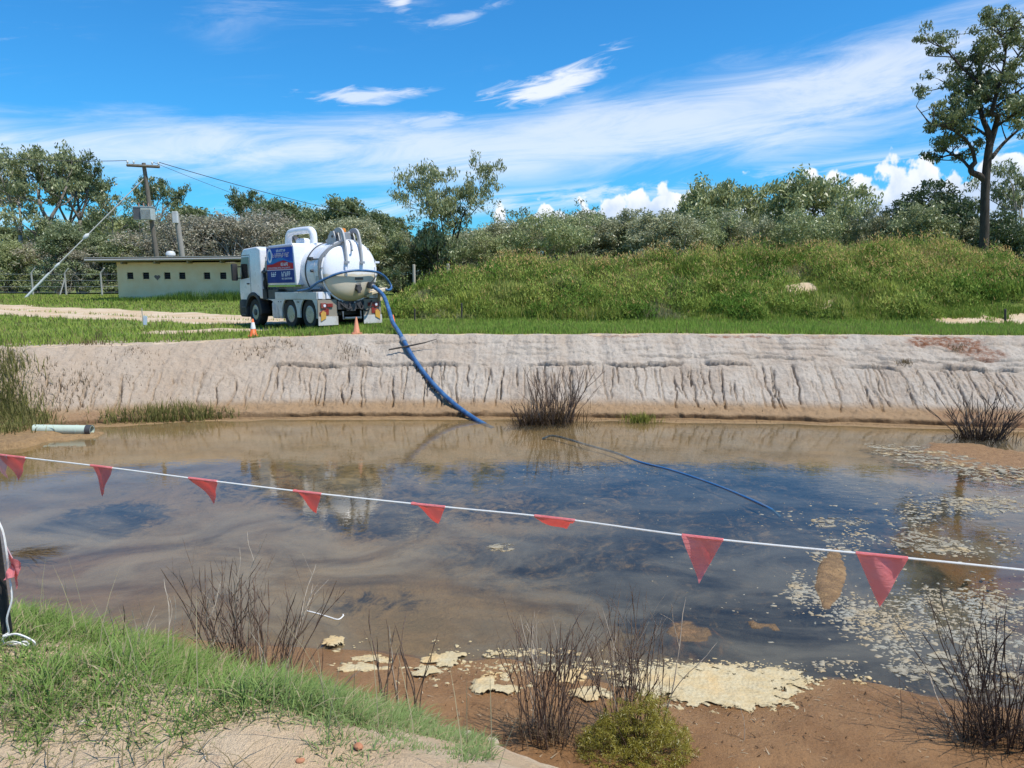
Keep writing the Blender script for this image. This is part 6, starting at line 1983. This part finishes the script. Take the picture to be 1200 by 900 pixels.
# --- dead weed clumps: stiff dark stems with knobbly seed heads
def m_deadstem(t):
    p = t.pos(); n = t.noise(p, 40, 4, .6)
    return principled(t, t.mix(t.step(n, .3, .7), (0.075, 0.048, 0.034), (0.185, 0.125, 0.088)), .9)
STEM = mat('dead_stem', m_deadstem)
STEMD = mat('black_stem', lambda t: principled(t, t.mix(t.noise(t.pos(), 30, 3, .6), (0.022, 0.016, 0.013), (0.095, 0.065, 0.048)), .9))
PALESTEM = mat('pale_stem', lambda t: principled(t, t.mix(t.noise(t.pos(), 40, 3, .6), (0.30, 0.24, 0.17), (0.46, 0.40, 0.32)), .9))
def weed(g, n, hr, spread, r, m, label, name='dead_weed', seed=0, lean=.35, fork=.7, knob=True, foot=None, pale=.08, foot_n=160):
    """clump of dry stems, each forked, knobbly towards the top"""
    rr = random.Random(seed); g = Vector(g)
    root = empty(name, tuple(g), 0, label, 'weed')
    def stem(p, d, L, r0, lvl, mb):
        k = 9; pts, rs = [p], [r0]
        for i in range(k):
            d = (d + Vector((rr.uniform(-1, 1), rr.uniform(-1, 1), rr.uniform(-.3, .5))) * .15).normalized()
            pts.append(pts[-1] + d * (L / k))
            f = (i + 1) / k
            kn = (1.55 if i % 2 else .75) if (knob and f > .45) else 1.0
            rs.append(r0 * (1 - .55 * f) * kn)
        rs[-1] *= .4
        mb.tube(pts, rs, 5)
        if lvl > 0:
            for _ in range(rr.randint(1, 4)):
                if rr.random() < fork:
                    j = rr.randint(3, 7)
                    a = rr.uniform(0, 6.28)
                    nd = (d + Vector((math.cos(a), math.sin(a), .45)) * .7).normalized()
                    stem(pts[j], nd, L * rr.uniform(.3, .55), rs[j] * .7, lvl - 1, mb)
    for i in range(n):
        a = rr.uniform(0, 6.28); q = spread * rr.random() ** .6
        ox, oy = math.cos(a) * q, math.sin(a) * q * .7
        p = Vector((ox, oy, gz(g.x + ox, g.y + oy) - g.z - .02))
        d = Vector((ox / max(spread, .01) * lean + rr.uniform(-.1, .1), oy / max(spread, .01) * lean + rr.uniform(-.1, .1), 1)).normalized()
        mb = MB(); stem(p, d, rr.uniform(*hr), r * rr.uniform(.6, 1.15), 2 if fork > .4 else 1, mb)
        me = bpy.data.meshes.new('stem'); me.from_pydata([tuple(v) for v in mb.v], [], mb.f)
        link('stem', me, PALESTEM if rr.random() < pale else m, root)
    if foot:
        px = rg.normal(size=foot_n) * spread * .75; py = rg.normal(size=foot_n) * spread * .5
        P = np.stack([px, py, ground_h(g.x + px, g.y + py) - g.z - .02], -1)
        c = lerp(foot[0], foot[1], rg.random(foot_n))
        V, F_, C_ = blades(P, rg.uniform(*foot[2], foot_n), rg.uniform(.003, .006, foot_n) * foot[3], rg.uniform(.3, 1.3, foot_n), rg.uniform(0, 6.28, foot_n), c, c, seg=3)
        o = link('dry_foliage', np_mesh('dry_foliage', V, F_, colors={'col': C_}), GRASS, root)
        o['kind'] = 'stuff'
    return root
def near_pt(u, Y):
    d = ray(u, 700); x = d[0] / d[1] * Y     # column u at distance Y, put on the ground
    for _ in range(4):
        z = gz(x, Y); dep = Y * math.cos(PITCH) - (z - CAM_Z) * math.sin(PITCH); x = (u - 600) / F_PX * dep
    return (x, Y, gz(x, Y))
weed(near_pt(290, 5.3), 44, (.55, 1.02), .26, .0062, STEM, 'brown dead weed clump rising behind the near green grass', seed=1, foot=((0.16, 0.10, 0.06), (0.30, 0.20, 0.12), (.10, .42), 1.2), foot_n=420)
weed(near_pt(345, 5.6), 10, (.18, .50), .24, .005, STEM, 'low rusty dead weeds sprawling beside the brown clump', seed=2, lean=.9, foot=((0.20, 0.11, 0.06), (0.36, 0.21, 0.12), (.08, .30), 1.2), foot_n=520)
weed(on_ground(640, 868, 2.9), 46, (.60, 1.12), .21, .0062, STEM, 'dark dead weed clump at the end of the near grass', seed=3, lean=.22, foot=((0.12, 0.08, 0.05), (0.28, 0.20, 0.12), (.10, .34), 1.2), foot_n=260)
weed(on_ground(742, 862, 2.6), 40, (.62, 1.25), .27, .0058, STEM, 'dead weed clump growing out of the yellow green bush', seed=4, lean=.36, pale=.2)
weed(near_pt(470, 4.4), 12, (.45, .80), .16, .0058, STEM, 'few thin upright dead stems in front of the pale foam', seed=5, lean=.08, fork=.1)
weed(on_ground(1185, 868, 2.6), 46, (.70, 1.28), .34, .0065, STEMD, 'black dead weed clump on the mud slope', seed=6, lean=.55, foot=((0.02, 0.015, 0.012), (0.09, 0.06, 0.045), (.15, .5), 1.4), foot_n=360)
weed(on_ground(1135, 872, 2.6), 14, (.3, .6), .12, .0055, STEMD, 'low black weeds sprawling over the mud', seed=7, lean=1.3, fork=.5)
weed(on_ground(872, 868, 2.6), 1, (.30, .34), .01, .005, STEMD, 'single short dead stalk standing in the brown mud', seed=8, fork=0)
weed(on_ground(648, 497, 14), 60, (.7, 1.6), .50, .012, STEM, 'dead reed bush at the foot of the far bank', 'dead_reed_bush', seed=9, lean=.3, foot=((0.05, 0.035, 0.022), (0.17, 0.115, 0.065), (.2, .7), 3.5), foot_n=420)
weed(on_ground(620, 500, 14), 20, (.4, .8), .30, .012, STEM, 'broken reeds leaning over the water beside the reed bush', 'dead_reed_bush', seed=10, lean=1.2, foot=((0.05, 0.035, 0.022), (0.15, 0.10, 0.06), (.2, .5), 3.5), foot_n=220)
weed(on_ground(1150, 520, 13), 60, (.6, 1.35), .42, .012, STEMD, 'spiky black dead bush on the red mud of the far shore', 'dead_bush', seed=11, lean=.75, foot=((0.015, 0.012, 0.010), (0.07, 0.05, 0.035), (.15, .5), 4.0), foot_n=420)
# thin dry stalks in the near grass
for i, (u, Y, L_w) in enumerate(((193, 3.9, .5), (138, 3.8, .38), (165, 3.8, .34), (250, 4.0, .4), (318, 3.9, .45), (338, 4.0, .4))):
    weed(near_pt(u, Y), 2, (L_w * .8, L_w), .03, .003, PALESTEM if i % 2 == 0 else STEM, 'thin dry stalk standing out of the near grass', 'dry_stalk', seed=20 + i, lean=.3, fork=.3)['group'] = 'thin dry stalks in the near grass'
# yellow green bush
g = Vector(on_ground(745, 885, 2.6))
rb = np.random.default_rng(77)
nc = 520
a_ = rb.uniform(0, 6.28, nc); q_ = rb.random(nc) ** .6
out = .55 + .65 * fbm(np.cos(a_) * 1.6 + 5, np.sin(a_) * 1.6, 401, 3)
plume = fbm(np.cos(a_) * q_ * 4 + 3, np.sin(a_) * q_ * 4, 403, 3)
C = np.stack([np.cos(a_) * q_ * .52 * out, np.sin(a_) * q_ * .34 * out, .02 + rb.random(nc) ** .8 * .50 * (1.1 - q_ ** 2) * (.25 + 1.1 * plume)], -1)
C[:, 2] += ground_h(g.x + C[:, 0], g.y + C[:, 1]) - g.z
V, T_ = leaf_cloud(C, np.full(nc, .05) * rb.uniform(.5, 1.3, nc), 46, .030, rb, -.75, aspect=.13)
bu = empty('low_bush', tuple(g), 0, 'low yellow green bush with feathery leaves at the mud edge', 'bush')
link('crown', cloud_mesh('crown', V, T_, leaf_mat('feather_leaves', (0.17, 0.165, 0.020), (0.44, 0.39, 0.065), .4)), None, bu)
bs = MB(); rr = random.Random(3)
for i in range(26):
    c = C[rr.randrange(nc)]
    bs.tube([(c[0] * .15, c[1] * .15, -.08), (c[0] * .6, c[1] * .6, c[2] * .5), tuple(c)], [.006, .004, .002], 4)
me = bpy.data.meshes.new('twigs'); me.from_pydata([tuple(v) for v in bs.v], [], bs.f)
tw = link('twigs', me, STEM, bu); tw['kind'] = 'stuff'

# --- stones and clods on the near sand
def stone(u, v, r, m, label, seed, y0=1.3):
    g = Vector(on_ground(u, v, y0)); rs = np.random.default_rng(seed)
    bm = bmesh.new(); bmesh.ops.create_icosphere(bm, subdivisions=2, radius=r)
    for vv in bm.verts:
        k = 1 + .45 * (fbm(np.array([vv.co.x / r * 1.1 + seed]), np.array([vv.co.y / r * 1.1 + vv.co.z / r]), seed, 3)[0] - .5)
        vv.co = Vector((vv.co.x * k * 1.3, vv.co.y * k, vv.co.z * k * .65))
    me = bpy.data.meshes.new('stone'); bm.to_mesh(me); bm.free()
    o = link('stone', me, m); o.location = g + Vector((0, 0, r * .2)); o.rotation_euler = (0, 0, seed)
    return tag(o, label, 'stone', 'stones on the near bank')
RUSTR = paint('rust_stone', (0.42, 0.17, 0.08), .9, dirt=.3, scale=20); PALER = paint('pale_stone', (0.46, 0.38, 0.28), .9, dirt=.3, scale=20)
for (u, v, r, m_, lab) in ((420, 876, .016, RUSTR, 'rust red stone lying on the near sand by the grass'), (352, 893, .013, RUSTR, 'small flat rust red stone at the foot of the near sand'),
                           (548, 862, .040, PALER, 'broad pale clod at the edge of the near grass'),
                           (575, 872, .05, PALER, 'largest pale clod at the end of the near sand'), 
                           (98, 848, .018, PALER, 'small white pebble below the bare patch in the grass'), (240, 890, .010, PALER, 'tiny white pebble alone on the open sand')):
    stone(u, v, r, m_, lab, int(u))
# twigs, crumbs and leaf bits trodden into the near mud
k = 900
dx_ = rg.uniform(-1.2, 4.2, k); yn_ = ynear(dx_); dy_ = yn_ - .05 - rg.random(k) ** 1.3 * 2.2
keep = dy_ > yedge(dx_) + 1.2
dx_, dy_ = dx_[keep], dy_[keep]; k = len(dx_)
cs = np.where((rg.random(k) < .45)[:, None], lerp((0.40, 0.30, 0.19), (0.52, 0.43, 0.30), rg.random(k)), lerp((0.05, 0.032, 0.02), (0.14, 0.085, 0.05), rg.random(k)))
D_ = blades(np.stack([dx_, dy_, ground_h(dx_, dy_) + .006], -1), rg.uniform(.008, .03, k), rg.uniform(.004, .014, k), rg.uniform(.6, 3.5, k), rg.uniform(0, 6.28, k), cs, cs, seg=2)
stuff('mud_litter', [D_], GRASS, 'twig bits and crumbs trodden into the near mud')
# fallen reeds in the shallows near the picket
k = 70
bx, by, _ = at_z(28, 648, ZW)
px = bx + rg.normal(size=k) * .12; py = by + rg.normal(size=k) * .10
cs = lerp((0.045, 0.032, 0.02), (0.22, 0.16, 0.09), rg.random(k))
C_ = blades(np.stack([px, py, np.full(k, ZW + .004)], -1), np.full(k, .05), np.full(k, .010), rg.uniform(4, 14, k), rg.normal(size=k) * .35 + .1, cs, cs, seg=3, bend=.1)
stuff('fallen_reeds', [C_], GRASS, 'brown fallen reeds lying in the shallows near the dark picket')
